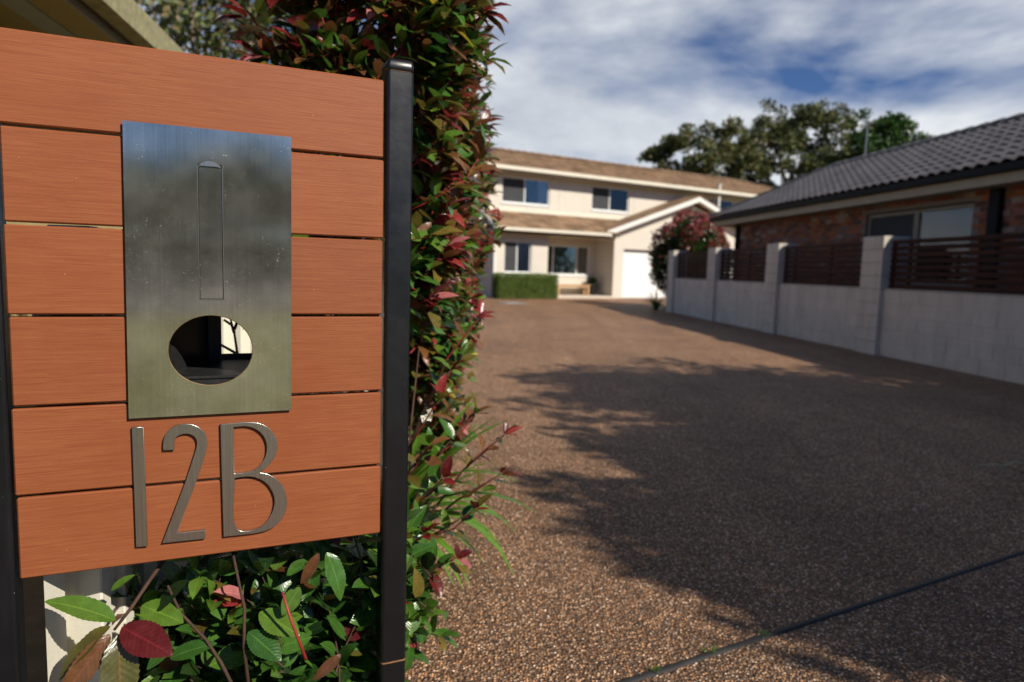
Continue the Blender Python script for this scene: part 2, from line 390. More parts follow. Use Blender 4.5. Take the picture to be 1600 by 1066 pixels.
class MB:
    def __init__(s): s.v = []; s.f = []; s.m = []
    def add(s, vs, fs, mi=0):
        b = len(s.v); s.v += [tuple(x) for x in vs]
        for f in fs: s.f.append(tuple(b + i for i in f)); s.m.append(mi)
    def box(s, x0, x1, y0, y1, z0, z1, mi=0):
        x0, x1 = sorted((x0, x1)); y0, y1 = sorted((y0, y1)); z0, z1 = sorted((z0, z1))
        s.add([(x0, y0, z0), (x1, y0, z0), (x1, y1, z0), (x0, y1, z0), (x0, y0, z1), (x1, y0, z1), (x1, y1, z1), (x0, y1, z1)],
              [(0, 3, 2, 1), (4, 5, 6, 7), (0, 1, 5, 4), (1, 2, 6, 5), (2, 3, 7, 6), (3, 0, 4, 7)], mi)
    def cbox(s, x0, x1, y0, y1, z0, z1, c=0.003, mi=0):
        """box with chamfered edges"""
        vs = {}; L = []
        def V(p):
            if p not in vs: vs[p] = len(L); L.append(p)
            return vs[p]
        X = (x0, x1); Y = (y0, y1); Z = (z0, z1); sg = (1, -1)
        def pt(i, j, k, ax):
            p = [X[i], Y[j], Z[k]]; d = [sg[i] * c, sg[j] * c, sg[k] * c]
            for a in range(3):
                if a != ax: p[a] += d[a]
            return V(tuple(p))
        F = []
        for i in (0, 1): F.append([pt(i, 0, 0, 0), pt(i, 1, 0, 0), pt(i, 1, 1, 0), pt(i, 0, 1, 0)][::(1 if i else -1)])
        for j in (0, 1): F.append([pt(0, j, 0, 1), pt(1, j, 0, 1), pt(1, j, 1, 1), pt(0, j, 1, 1)][::(-1 if j else 1)])
        for k in (0, 1): F.append([pt(0, 0, k, 2), pt(1, 0, k, 2), pt(1, 1, k, 2), pt(0, 1, k, 2)][::(1 if k else -1)])
        for a in (0, 1):
            for b in (0, 1):
                F.append([pt(a, b, 0, 0), pt(a, b, 0, 1), pt(a, b, 1, 1), pt(a, b, 1, 0)])
                F.append([pt(a, 0, b, 0), pt(a, 0, b, 2), pt(a, 1, b, 2), pt(a, 1, b, 0)])
                F.append([pt(0, a, b, 1), pt(0, a, b, 2), pt(1, a, b, 2), pt(1, a, b, 1)])
                for k in (0, 1): F.append([pt(a, b, k, 0), pt(a, b, k, 1), pt(a, b, k, 2)])
        s.add(L, F, mi)
    def quad(s, a, b, c, d, mi=0): s.add([a, b, c, d], [(0, 1, 2, 3)], mi)
    def prism(s, pts, ext, mi=0):
        """closed polygon pts (3d list) pushed along ext"""
        n = len(pts); e = Vector(ext)
        a = [Vector(p) for p in pts]; b = [p + e for p in a]
        s.add(a + b, [tuple(range(n))[::-1], tuple(range(n, 2 * n))] + [(i, (i + 1) % n, n + (i + 1) % n, n + i) for i in range(n)], mi)
    def tube(s, pts, rad, n=6, mi=0, cap=True):
        pts = [Vector(p) for p in pts]
        if isinstance(rad, (int, float)): rad = [rad] * len(pts)
        b0 = len(s.v); prev = None
        for i, p in enumerate(pts):
            t_ = (pts[min(i + 1, len(pts) - 1)] - pts[max(i - 1, 0)]).normalized()
            ref = prev if prev is not None else (Vector((1, 0, 0)) if abs(t_.x) < 0.8 else Vector((0, 1, 0)))
            u = (ref - t_ * ref.dot(t_)).normalized(); w = t_.cross(u); prev = u
            for k in range(n):
                a = 2 * math.pi * k / n
                s.v.append(tuple(p + (u * math.cos(a) + w * math.sin(a)) * rad[i]))
        for i in range(len(pts) - 1):
            for k in range(n):
                a = b0 + i * n + k; b = b0 + i * n + (k + 1) % n
                s.f.append((a, b, b + n, a + n)); s.m.append(mi)
        if cap:
            s.f.append(tuple(b0 + k for k in range(n))[::-1]); s.m.append(mi)
            e = b0 + (len(pts) - 1) * n; s.f.append(tuple(e + k for k in range(n))); s.m.append(mi)
    def lathe(s, prof, n=16, cx=0, cy=0, mi=0):
        b0 = len(s.v)
        for r, z in prof:
            for k in range(n):
                a = 2 * math.pi * k / n; s.v.append((cx + r * math.cos(a), cy + r * math.sin(a), z))
        for i in range(len(prof) - 1):
            for k in range(n):
                a = b0 + i * n + k; b = b0 + i * n + (k + 1) % n
                s.f.append((a, b, b + n, a + n)); s.m.append(mi)
    def mesh(s, name, mats, smooth=False):
        me = bpy.data.meshes.new(name); me.from_pydata(s.v, [], s.f)
        for m in (mats if isinstance(mats, (list, tuple)) else [mats]): me.materials.append(m)
        if any(s.m): me.polygons.foreach_set('material_index', s.m)
        if smooth: me.polygons.foreach_set('use_smooth', [True] * len(s.f))
        me.update(); return me
    def build(s, name, mats, parent=None, smooth=False, loc=None):
        return link(name, s.mesh(name, mats, smooth), parent, loc)

def link(name, me, parent=None, loc=None, mat=None):
    o = bpy.data.objects.new(name, me); col.objects.link(o)
    if parent is not None: o.parent = parent
    if mat is not None: o.matrix_local = mat
    if loc is not None: o.location = loc
    return o
def empty(name, loc=(0, 0, 0), heading=None, **kw):
    o = bpy.data.objects.new(name, None); col.objects.link(o); o.location = loc; o.empty_display_size = 0.2
    if heading is not None: o.rotation_euler = (0, 0, R(90 - heading))
    return props(o, **kw)
def frame_mat(o):
    return Matrix.Translation(o.location) @ o.rotation_euler.to_matrix().to_4x4()

def wall_holes(mb, x0, x1, z0, z1, yf, th, holes, mi=0):
    """wall with rectangular openings (x0,x1,z0,z1), front at y=yf, thickness th going to +y"""
    xs = sorted({x0, x1, *[h[0] for h in holes], *[h[1] for h in holes]}); zs = sorted({z0, z1, *[h[2] for h in holes], *[h[3] for h in holes]})
    inh = lambda a, b: any(h[0] < a < h[1] and h[2] < b < h[3] for h in holes)
    for i in range(len(xs) - 1):
        for j in range(len(zs) - 1):
            if inh((xs[i] + xs[i + 1]) / 2, (zs[j] + zs[j + 1]) / 2): continue
            a, b, c, d = xs[i], xs[i + 1], zs[j], zs[j + 1]
            mb.quad((a, yf, c), (b, yf, c), (b, yf, d), (a, yf, d), mi)
            mb.quad((a, yf + th, c), (a, yf + th, d), (b, yf + th, d), (b, yf + th, c), mi)
    yb = yf + th
    for (a, b, c, d) in holes:
        mb.quad((a, yf, c), (a, yb, c), (b, yb, c), (b, yf, c), mi); mb.quad((a, yf, d), (b, yf, d), (b, yb, d), (a, yb, d), mi)
        mb.quad((a, yf, c), (a, yf, d), (a, yb, d), (a, yb, c), mi); mb.quad((b, yf, c), (b, yb, c), (b, yb, d), (b, yf, d), mi)
    mb.quad((x0, yf, z0), (x0, yf, z1), (x0, yb, z1), (x0, yb, z0), mi); mb.quad((x1, yf, z0), (x1, yb, z0), (x1, yb, z1), (x1, yf, z1), mi)
    mb.quad((x0, yf, z1), (x1, yf, z1), (x1, yb, z1), (x0, yb, z1), mi)

def window(parent, x0, x1, z0, z1, y, mulls, fw=0.05, fd=0.06, panes=None, room=0.5, sill=True, framem=None, roommat=None):
    """window frame part with pane, curtain and room children; y is the front of the frame, glass a little behind"""
    framem = framem or M['frame']
    fm = MB()
    fm.cbox(x0, x0 + fw, y, y + fd, z0, z1, 0.004); fm.cbox(x1 - fw, x1, y, y + fd, z0, z1, 0.004)
    fm.cbox(x0 + fw, x1 - fw, y + 0.002, y + fd, z0, z0 + fw, 0.004); fm.cbox(x0 + fw, x1 - fw, y + 0.002, y + fd, z1 - fw, z1, 0.004)
    for mx in mulls: fm.cbox(mx - fw / 2, mx + fw / 2, y + 0.004, y + fd, z0 + fw, z1 - fw, 0.004)
    w = fm.build('window', framem, parent)
    xs = [x0 + fw] + [q for mx in mulls for q in (mx - fw / 2, mx + fw / 2)] + [x1 - fw]
    for i in range(0, len(xs), 2):
        g = MB(); kind = (panes or [])[i // 2] if panes and i // 2 < len(panes) else 'glass'
        g.box(xs[i], xs[i + 1], y + 0.03, y + 0.035, z0 + fw, z1 - fw)
        g.build('pane', M['glass'], w)
        if kind == 'screen':
            g = MB(); g.box(xs[i] + .005, xs[i + 1] - .005, y + 0.012, y + 0.014, z0 + fw, z1 - fw); g.build('insect_screen', M['screen'], w)
        if kind in ('curtain', 'curtain_r', 'blind', 'full'):
            g = MB(); a, b = xs[i], xs[i + 1]
            if kind == 'curtain_r': a = b - (b - a) * 0.42
            if kind == 'blind': g.box(a, b, y + 0.09, y + 0.095, z0, z1)
            else:
                n = max(8, int((b - a) / 0.025)); P = []
                for k in range(n + 1):
                    xx = a + (b - a) * k / n; yy = y + 0.085 + 0.02 * math.sin(k * 1.6)
                    P.append((xx, yy, z0)); P.append((xx, yy, z1))
                g.add(P, [(2 * k, 2 * k + 2, 2 * k + 3, 2 * k + 1) for k in range(n)])
            g.build('curtain', M['blind'] if kind == 'blind' else M['curtain'], w)
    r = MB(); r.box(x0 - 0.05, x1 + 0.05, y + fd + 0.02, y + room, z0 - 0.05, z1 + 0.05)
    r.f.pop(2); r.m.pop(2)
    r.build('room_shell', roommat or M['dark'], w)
    if sill:
        sm = MB(); sm.cbox(x0 - 0.05, x1 + 0.05, y - 0.09, y + 0.01, z0 - 0.055, z0 - 0.003, 0.006); sm.build('sill', framem if sill is True else sill, w)
    return w

# ------------------------------------------------------------------ leaves
def leaf_template(nseg=6, wid=0.20, fold=0.25, curl=0.25, serr=0.0, wave=0.0, pet=0.08, tipw=1.0):
    """leaf along +Y, length 1, normal +Z; returns verts, faces, attribute (t, across, 0)"""
    V = [(0, 0, 0), (0, pet, 0)]; A = [(0, 0, 0), (0, 0, 0)]; F = []
    rows = []
    for i in range(1, nseg):
        t_ = i / nseg; y = pet + (1 - pet) * t_
        w = wid * (math.sin(math.pi * t_ ** 0.88)) ** 0.75 * tipw
        if serr: w *= 1 + serr * (1 if i % 2 else -1)
        z = -curl * t_ * t_ * 0.6
        e = fold * w + wave * math.sin(t_ * 11) * w
        V += [(-w, y, z + e), (0, y, z), (w, y, z + e - wave * w * 0.6)]; A += [(t_, -1, 0), (t_, 0, 0), (t_, 1, 0)]
        rows.append(len(V) - 3)
    V.append((0, 1.0, -curl * 0.6 - 0.01)); A.append((1, 0, 0)); tip = len(V) - 1
    F += [(1, rows[0] + 1, rows[0]), (1, rows[0] + 2, rows[0] + 1)]
    for a, b in zip(rows, rows[1:]): F += [(a, a + 1, b + 1, b), (a + 1, a + 2, b + 2, b + 1)]
    F += [(rows[-1], rows[-1] + 1, tip), (rows[-1] + 1, rows[-1] + 2, tip)]
    return np.array(V, np.float32), F, np.array(A, np.float32)
TPL = [leaf_template(6, 0.225, 0.22, 0.30), leaf_template(6, 0.27, 0.12, 0.12), leaf_template(6, 0.20, 0.38, 0.5, wave=0.12), leaf_template(6, 0.25, 0.05, -0.15, wave=0.15)]
TFAR = [leaf_template(2, 0.30, 0.25, 0.3), leaf_template(2, 0.24, 0.1, 0.1)]
def leaf_mesh(tpl, mat, name='leaf'):
    V, F, A = tpl; me = bpy.data.meshes.new(name); me.from_pydata(V.tolist(), [], F); me.materials.append(mat)
    me.attributes.new('lf', 'FLOAT_VECTOR', 'POINT').data.foreach_set('vector', A.ravel())
    me.polygons.foreach_set('use_smooth', [True] * len(F)); me.update(); return me
_lm = {}
def lmesh(k, mk):
    if (k, mk) not in _lm: _lm[(k, mk)] = leaf_mesh(TPL[k], LM[mk])
    return _lm[(k, mk)]
def orient(pos, d, up, L, roll=0.0):
    d = Vector(d).normalized(); up = Vector(up)
    x = d.cross(up)
    if x.length < 1e-4: x = d.cross(Vector((1, 0.3, 0)))
    x.normalize(); z = x.cross(d)
    if roll: 
        c, s_ = math.cos(roll), math.sin(roll); x, z = x * c + z * s_, z * c - x * s_
    return Matrix(((x.x * L, d.x * L, z.x * L, pos[0]), (x.y * L, d.y * L, z.y * L, pos[1]), (x.z * L, d.z * L, z.z * L, pos[2]), (0, 0, 0, 1)))
def scatter(name, items, tpls, mats, parent=None):
    """items: (template index, material index, 4x4) -> one joined mesh"""
    Vs, As, Fl, Fs, Mi = [], [], [], [], []; base = 0
    by = {}
    for it in items: by.setdefault(it[0], []).append(it)
    for k, its in by.items():
        V, F, A = tpls[k]; n = len(V)
        Ms = np.array([np.array(i[2]) for i in its], np.float32)
        W = np.einsum('nij,vj->nvi', Ms[:, :3, :3], V) + Ms[:, None, :3, 3]
        Vs.append(W.reshape(-1, 3)); As.append(np.tile(A, (len(its), 1)))
        fl = np.array([len(f) for f in F]); fi = np.concatenate([np.array(f) for f in F])
        off = (np.arange(len(its)) * n + base)[:, None]
        Fl.append((fi[None, :] + off).ravel()); Fs.append(np.tile(fl, len(its)))
        Mi.append(np.repeat(np.array([i[1] for i in its]), len(F))); base += n * len(its)
    V = np.concatenate(Vs); A = np.concatenate(As); li = np.concatenate(Fl); ls = np.concatenate(Fs); mi = np.concatenate(Mi)
    me = bpy.data.meshes.new(name); me.vertices.add(len(V)); me.vertices.foreach_set('co', V.ravel())
    me.loops.add(len(li)); me.loops.foreach_set('vertex_index', li.astype(np.int32))
    me.polygons.add(len(ls)); st = np.concatenate([[0], np.cumsum(ls)[:-1]])
    me.polygons.foreach_set('loop_start', st.astype(np.int32)); me.polygons.foreach_set('loop_total', ls.astype(np.int32))
    for m in mats: me.materials.append(m)
    me.polygons.foreach_set('material_index', mi.astype(np.int32)); me.polygons.foreach_set('use_smooth', np.ones(len(ls), bool))
    me.update(calc_edges=True); me.validate()
    me.attributes.new('lf', 'FLOAT_VECTOR', 'POINT').data.foreach_set('vector', A.ravel())
    return link(name, me, parent)
def project(p):
    q = Vector(p) - Vector((0, 0, CAMH)); z = q.dot(cam_f)
    if z < 0.1: return None
    return 800 + FPX * q.dot(cam_r) / z, 533 - FPX * q.dot(cam_u) / z, z
def visible(p, m=10):
    r = project(p)
    if r is None: return 0
    x, y, z = r
    if x < -m or x > 1600 + m or y < -m or y > 1066 + m: return 0
    if 20 < x < 605 and 38 + 0.149 * x < y < 911 - 0.124 * x and z > 1.05: return 0
    if 594 < x < 648 and y > 95 and z > 1.2: return 0
    return z
def rv(r, s=1.0): return Vector((r.gauss(0, s), r.gauss(0, s), r.gauss(0, s)))

def lay_leaves(root, items, npart, mats_keys, meshes=None):
    """largest visible ones become parts, the rest one stuff mesh; items (tpl, matkey, Matrix, length)"""
    sc = []
    for i, it in enumerate(items):
        z = visible(it[2].translation)
        if z: sc.append((it[3] / z, i))
    sc.sort(reverse=True); pick = {i for _, i in sc[:npart]}
    for i in sorted(pick):
        it = items[i]; link('leaf', lmesh(it[0], it[1]), root, mat=it[2])
    rest = [(it[0], mats_keys.index(it[1]), it[2]) for i, it in enumerate(items) if i not in pick]
    if rest: props(scatter('foliage', rest, TPL, [LM[k] for k in mats_keys], root), kind='stuff')

def pick(r, w):
    ks = list(w); t_ = r.random() * sum(w.values())
    for k in ks:
        t_ -= w[k]
        if t_ <= 0: return k
    return ks[-1]

# ------------------------------------------------------------------ ground, road, sky
def sheet(name, pts, z, mat, label=None, sub=0):
    mb = MB(); mb.add([(x, y, z) for x, y in pts], [tuple(range(len(pts)))])
    o = mb.build(name, mat); return props(o, kind='structure', label=label, cat='ground')
def hd(a, t_): return Vector((math.sin(R(a)) * t_, math.cos(R(a)) * t_, 0))
sheet('ground', [(-400, -400), (400, -400), (400, 500), (-400, 500)], -0.02, M['grassgr'], 'green lawn ground running out beyond houses')
sheet('garden_soil', [(-9, -1.0), (0.3, -1.0), (0.3, 1.2), (0.0, 9.0), (-1.5, 24), (-9, 24)], -0.008, M['soil'], 'brown garden soil under the hedge beside driveway')
sheet('road', [(-60, -29), (60, -29), (60, -12.5), (-60, -12.5)], -0.012, M['road'], 'grey asphalt street invented behind the viewer for the plate reflection')  # invented street, laid for the plate's reflection
FS = 61.2                                # heading of the expansion joint
j0 = Vector((0.35, 1.84, 0)); jd = hd(FS, 1)
jn = hd(FS - 90, 1)
def on_joint(t_, off=0): p = j0 + jd * t_ + jn * off; return (p.x, p.y)
a_ = on_joint(-0.87, 0.014); b_ = on_joint(9.0, 0.014)
mb = MB(); mb.add([(*a_, 0), (*b_, 0), (7.0, 9, 0), (6.5, 16.8, 0), (-1.85, 16.4, 0), (-0.80, 9, 0), (-0.50, 4.0, 0), (-0.42, 2.2, 0)], [tuple(range(8))])
props(mb.build('driveway', M['agg']), kind='structure', cat='driveway', label='exposed aggregate driveway slab with deep tree shade')
a2 = on_joint(-0.87, -0.014); b2 = on_joint(9.0, -0.014)
mb = MB(); mb.add([(-0.75, -2.4, 0), (7.5, -2.4, 0), (*b2, 0), (*a2, 0)], [(0, 1, 2, 3)])
props(mb.build('driveway', M['agg_near']), kind='structure', cat='driveway', label='nearest aggregate driveway slab below the black joint')
mb = MB(); mb.add([(-1.85, 16.412, 0.0), (6.5, 16.812, 0.0), (14, 17, 0), (20, 44, 0), (-8, 44, 0), (-9, 17, 0)], [tuple(range(6))])
props(mb.build('driveway', M['agg_far']), kind='structure', cat='driveway', label='sunlit orange aggregate forecourt before the two storey house')
# joint filler strip, a little uneven
mb = MB(); N = 90; P = []
for i in range(N + 1):
    t_ = -0.86 + 5.2 * i / N; w = 0.0125 + 0.002 * mnoise.noise(Vector((t_ * 6, 0, 0))); h = 0.003 + 0.003 * mnoise.noise(Vector((t_ * 9, 3, 0)))
    for s_, hh in ((-1.25, -0.012), (-0.8, h), (0.0, h + 0.0015), (0.8, h), (1.25, -0.012)):
        p = j0 + jd * t_ + jn * (s_ * w); P.append((p.x, p.y, hh))
mb.add(P, [(5 * i + k, 5 * i + 5 + k, 5 * i + 6 + k, 5 * i + 1 + k) for i in range(N) for k in range(4)])
props(mb.build('expansion_joint', M['strip'], smooth=True), kind='structure', cat='joint', label='black filler strip crossing the driveway')
# drain cover in front of hedge
dc = empty('drain_cover', (-0.05, 23.0, 0.0), 59, label='pale rectangular drain cover set in driveway before the hedge', cat='drain cover')
mb = MB(); mb.cbox(-0.38, 0.38, -0.35, 0.35, -0.01, 0.012, 0.004); mb.build('lid', M['concrete'], dc)
mb = MB(); [mb.box(a, b, c, d, -0.01, 0.016) for a, b, c, d in ((-0.42, -0.385, -0.39, 0.39), (0.385, 0.42, -0.39, 0.39), (-0.385, 0.385, -0.39, -0.355), (-0.385, 0.385, 0.355, 0.39))]
mb.build('frame', M['greymetal'], dc)

# ------------------------------------------------------------------ letterbox panel
PO = Vector((-0.51249, 1.15107, 0.0))
lb = empty('letterbox_panel', PO, 66, label='rust plank letterbox panel between black posts with steel plate and numerals', cat='letterbox')
FX0, FX1 = -0.2745, 0.2972
gaps = [1.4765, 1.339, 1.1955, 1.0562, 0.9146, 0.7734, 0.6405]
for i in range(6):
    zt = gaps[i] - (0.0 if i == 0 else 0.0022); zb = gaps[i + 1] + (0.0022 if i < 5 else 0)
    dx = (-0.001, 0.0012, 0.0, 0.0015, -0.0008, 0.0006)[i]
    spans = [(FX0 + dx, FX1 + dx * 0.5)] if i in (0, 4, 5) else [(FX0 + dx, -0.085), (0.105, FX1 + dx * 0.5)]
    for (a, b) in spans:
        mb = MB(); mb.cbox(a, b, 0.0, 0.022, zb, zt, 0.0022)
        o = mb.build('plank', M['plank'], lb)
def post(x0, x1, label=None):
    w = x1 - x0; r_ = 0.006; y0, y1 = -0.004, 0.046
    prof = []
    for cx_, cy_, a0 in ((x1 - r_, y0 + r_, -90), (x1 - r_, y1 - r_, 0), (x0 + r_, y1 - r_, 90), (x0 + r_, y0 + r_, 180)):
        for k in range(5):
            a = R(a0 + 90 * k / 4); prof.append((cx_ + r_ * math.cos(a), cy_ + r_ * math.sin(a)))
    n = len(prof)
    def ring(z, s_=1.0):
        cx_, cy_ = (x0 + x1) / 2, (y0 + y1) / 2; return [(cx_ + (p[0] - cx_) * s_, cy_ + (p[1] - cy_) * s_, z) for p in prof]
    def stack(levels):
        m = MB(); vs = []; [vs.extend(ring(z, s_)) for z, s_ in levels]
        fs = [(i * n + k, i * n + (k + 1) % n, (i + 1) * n + (k + 1) % n, (i + 1) * n + k) for i in range(len(levels) - 1) for k in range(n)]
        fs.append(tuple((len(levels) - 1) * n + k for k in range(n))); m.add(vs, fs); return m
    p = stack([(-0.05, 1), (0.374, 1), (1.494, 1), (1.4955, 0.96)]).build('post', M['black'], lb, smooth=False)
    stack([(1.4952, 0.93), (1.4975, 0.93)]).build('cap_seam', M['rust'], p)
    stack([(1.4972, 0.985), (1.4985, 1.012), (1.505, 1.012), (1.511, 0.96), (1.515, 0.86), (1.5175, 0.66), (1.5185, 0.3)]).build('post_cap', M['black'], p, smooth=True)
    stack([(0.3755, 1.006), (0.3785, 1.006)]).build('rust_band', M['rust'], p)
post(0.3015, 0.3505); post(-0.3275, -0.2785)

def curve_part(name, loops, y_front, y_back, mat, parent, bevel=0.0):
    cu = bpy.data.curves.new(name, 'CURVE'); cu.dimensions = '2D'; cu.fill_mode = 'BOTH'; cu.resolution_u = 8
    cu.extrude = (y_back - y_front) / 2 - bevel; cu.bevel_depth = bevel; cu.bevel_resolution = 1
    if bevel: cu.offset = -bevel
    for lp in loops:
        sp = cu.splines.new('BEZIER'); sp.bezier_points.add(len(lp) - 1); sp.use_cyclic_u = True
        for p, bp in zip(lp, sp.bezier_points):
            bp.co = (p[0], p[1], 0); bp.handle_left_type = bp.handle_right_type = 'AUTO' if p[2] else 'VECTOR'
    o = bpy.data.objects.new(name, cu); col.objects.link(o)
    dg = bpy.context.evaluated_depsgraph_get(); me = bpy.data.meshes.new_from_object(o.evaluated_get(dg))
    bpy.data.objects.remove(o); bpy.data.curves.remove(cu)
    me.transform(Matrix(((1, 0, 0, 0), (0, 0, -1, (y_front + y_back) / 2), (0, 1, 0, 0), (0, 0, 0, 1))))
    me.materials.clear(); me.materials.append(mat)
    return link(name, me, parent)
HC = (0.0075, 0.9985); HRX, HRZ = 0.0652, 0.0592
ell = [(HC[0] + HRX * math.cos(a), HC[1] + HRZ * math.sin(a), 1) for a in [2 * math.pi * k / 16 for k in range(16)]]
rect = lambda a, b, c, d: [(a, c, 0), (b, c, 0), (b, d, 0), (a, d, 0)]
px0, px1, pz0, pz1 = -0.1165, 0.1355, 0.890, 1.360
plate = curve_part('face_plate', [[(px0, pz0, 0), (px1, pz0, 0), (px1 + .0015, pz1, 0), (px0 + .003, pz1, 0)], rect(-0.0085, 0.0278, 1.0842, 1.3040), ell], -0.0075, -0.0055, M['steel'], lb)
plate['label'] = 'brushed steel plate with oval opening, stained and rust speckled'
fl = curve_part('slot_flap', [[(-0.0073, 1.0852, 0), (0.0266, 1.0852, 0), (0.0266, 1.2995, 0), (0.0100, 1.3008, 1), (-0.0073, 1.2995, 0)]], -0.0065, -0.0050, M['steel'], plate)
mb = MB(); mb.box(-0.010, 0.030, -0.0045, -0.003, 1.082, 1.307); mb.build('slot_backing', M['edge_steel'], plate)
curve_part('slot_lip', [[(-0.0075, 1.3005, 0), (0.0268, 1.3005, 0), (0.018, 1.3068, 1), (0.010, 1.3085, 1), (0.001, 1.3068, 1)]], -0.0095, -0.0076, M['satin'], plate)
for (a_, b_, c_, d_) in ((-0.0094, -0.0085, 1.0842, 1.3000), (0.0278, 0.0287, 1.0842, 1.3000), (-0.0094, 0.0287, 1.0832, 1.0841)):
    mb = MB(); mb.box(a_, b_, -0.0082, -0.0074, c_, d_); mb.build('slot_edge', M['satin'], plate)
# rim of the oval opening
mb = MB(); n = 48
for k in range(n):
    a = 2 * math.pi * k / n
    for yy, s_ in ((-0.0078, 1.008), (-0.0078, 0.988), (-0.0040, 0.988)):
        mb.v.append((HC[0] + HRX * s_ * math.cos(a), yy, HC[1] + HRZ * s_ * math.sin(a)))
for k in range(n):
    for j in (0, 1):
        a = 3 * k + j; b = 3 * ((k + 1) % n) + j; mb.f.append((a, b, b + 1, a + 1)); mb.m.append(0)
mb.build('opening_rim', M['edge_steel'], plate, smooth=True)
# box behind the plate, open at the back on the right side
bx = MB()
yb = 0.21; xl0, xl1 = -0.062, 0.004
bx.prism([(xl0, 0.024, 0.955), (xl1, yb, 0.955), (xl1 - 0.004, yb, 0.955), (xl0 - 0.004, 0.024, 0.955)], (0, 0, 0.36))      # left side
bx.box(0.100, 0.104, 0.024, yb, 0.955, 1.315)                                                                           # right side
bx.prism([(xl0 - 0.004, -0.003, 0.951), (0.104, -0.003, 0.951), (0.104, yb, 0.951), (xl1 - 0.004, yb, 0.951)], (0, 0, 0.004))  # floor
bx.prism([(xl0 - 0.004, 0.024, 1.315), (0.104, 0.024, 1.315), (0.104, yb, 1.315), (xl1 - 0.004, yb, 1.315)], (0, 0, 0.003))
bx.box(xl1, 0.0275, yb - 0.003, yb, 0.955, 1.315); bx.box(0.0275, 0.104, yb - 0.003, yb, 0.955, 0.9655); bx.box(0.0275, 0.104, yb - 0.003, yb, 1.16, 1.315)
bx.box(-0.118, -0.085, 0.0008, 0.024, 0.93, 1.335); bx.box(0.105, 0.134, -0.0030, 0.0, 0.93, 1.335)
bx.box(-0.085, -0.066, 0.0, 0.0235, 0.92, 1.335)
bx.box(-0.085, 0.105, 0.0008, 0.0232, 1.060, 1.339); bx.box(-0.066, 0.105, 0.0008, 0.0232, 0.9165, 0.9505); bx.box(0.0735, 0.105, 0.0008, 0.0232, 0.938, 1.06)
bx.build('box', simple('box_black', (0.02, 0.02, 0.02), 0.38, 0.3, 40), lb)
G = {'one': [[(-0.1127, 0.8749, 0), (-0.0959, 0.8742, 0), (-0.0945, 0.6721, 0), (-0.1113, 0.673, 0)]],
 'two': [[(-0.0679, 0.8334, 0), (-0.0676, 0.8463, 1), (-0.0645, 0.8577, 1), (-0.0586, 0.8666, 1), (-0.0502, 0.8726, 1), (-0.0398, 0.8752, 1), (-0.0284, 0.875, 1), (-0.0169, 0.8708, 1), (-0.0075, 0.8619, 1), (-0.0023, 0.8508, 1), (-0.001, 0.8388, 1), (-0.0034, 0.8246, 0), (-0.0163, 0.7825, 0), (-0.0502, 0.6889, 0), (-0.0059, 0.6886, 0), (-0.0068, 0.6733, 0), (-0.0728, 0.6743, 0), (-0.0347, 0.7784, 0), (-0.0192, 0.8283, 0), (-0.0169, 0.8412, 1), (-0.0193, 0.8509, 1), (-0.0255, 0.8568, 1), (-0.0339, 0.859, 1), (-0.0422, 0.8574, 1), (-0.0485, 0.8532, 1), (-0.0508, 0.8451, 1), (-0.0514, 0.8326, 0)]],
 'bee': [[(0.0199, 0.8713, 0), (0.0391, 0.8719, 1), (0.0724, 0.8715, 1), (0.0859, 0.8677, 1), (0.0973, 0.8596, 1), (0.1063, 0.8478, 1), (0.1113, 0.8338, 1), (0.1113, 0.8189, 1), (0.1061, 0.8056, 1), (0.0968, 0.7927, 1), (0.0828, 0.7814, 0), (0.0967, 0.7765, 1), (0.1105, 0.7664, 1), (0.1209, 0.7515, 1), (0.1267, 0.7331, 1), (0.1273, 0.7178, 1), (0.1218, 0.698, 1), (0.11, 0.6829, 1), (0.096, 0.6756, 1), (0.0775, 0.6725, 1), (0.0581, 0.6722, 1), (0.0223, 0.6725, 0)],
  [(0.0408, 0.8651, 0), (0.0612, 0.8652, 1), (0.0746, 0.8604, 1), (0.0858, 0.8505, 1), (0.0925, 0.8377, 1), (0.0942, 0.8215, 1), (0.0919, 0.8093, 1), (0.0854, 0.7975, 1), (0.0762, 0.7884, 1), (0.0637, 0.7844, 1), (0.0407, 0.7831, 0)],
  [(0.0415, 0.7752, 0), (0.0625, 0.7761, 1), (0.0783, 0.7716, 1), (0.092, 0.762, 1), (0.1011, 0.7485, 1), (0.1061, 0.7329, 1), (0.1055, 0.7165, 1), (0.0996, 0.7007, 1), (0.0891, 0.6869, 1), (0.0753, 0.6798, 1), (0.0593, 0.6781, 1), (0.0481, 0.6808, 1), (0.0414, 0.6904, 1)]]}
for k, lab in (('one', 'steel numeral 1'), ('two', 'steel numeral 2'), ('bee', 'steel letter B')):
    o = curve_part('numeral' if k != 'bee' else 'letter', G[k], -0.0065, -0.0005, M['satin'], lb, 0.0005); o['label'] = lab

# ------------------------------------------------------------------ cream sheet fence beside the letterbox
cf = empty('sheet_metal_fence', (-0.735, 1.17, 0), -5.5, label='cream ribbed metal fence running behind the letterbox panel and shrubs', cat='fence')
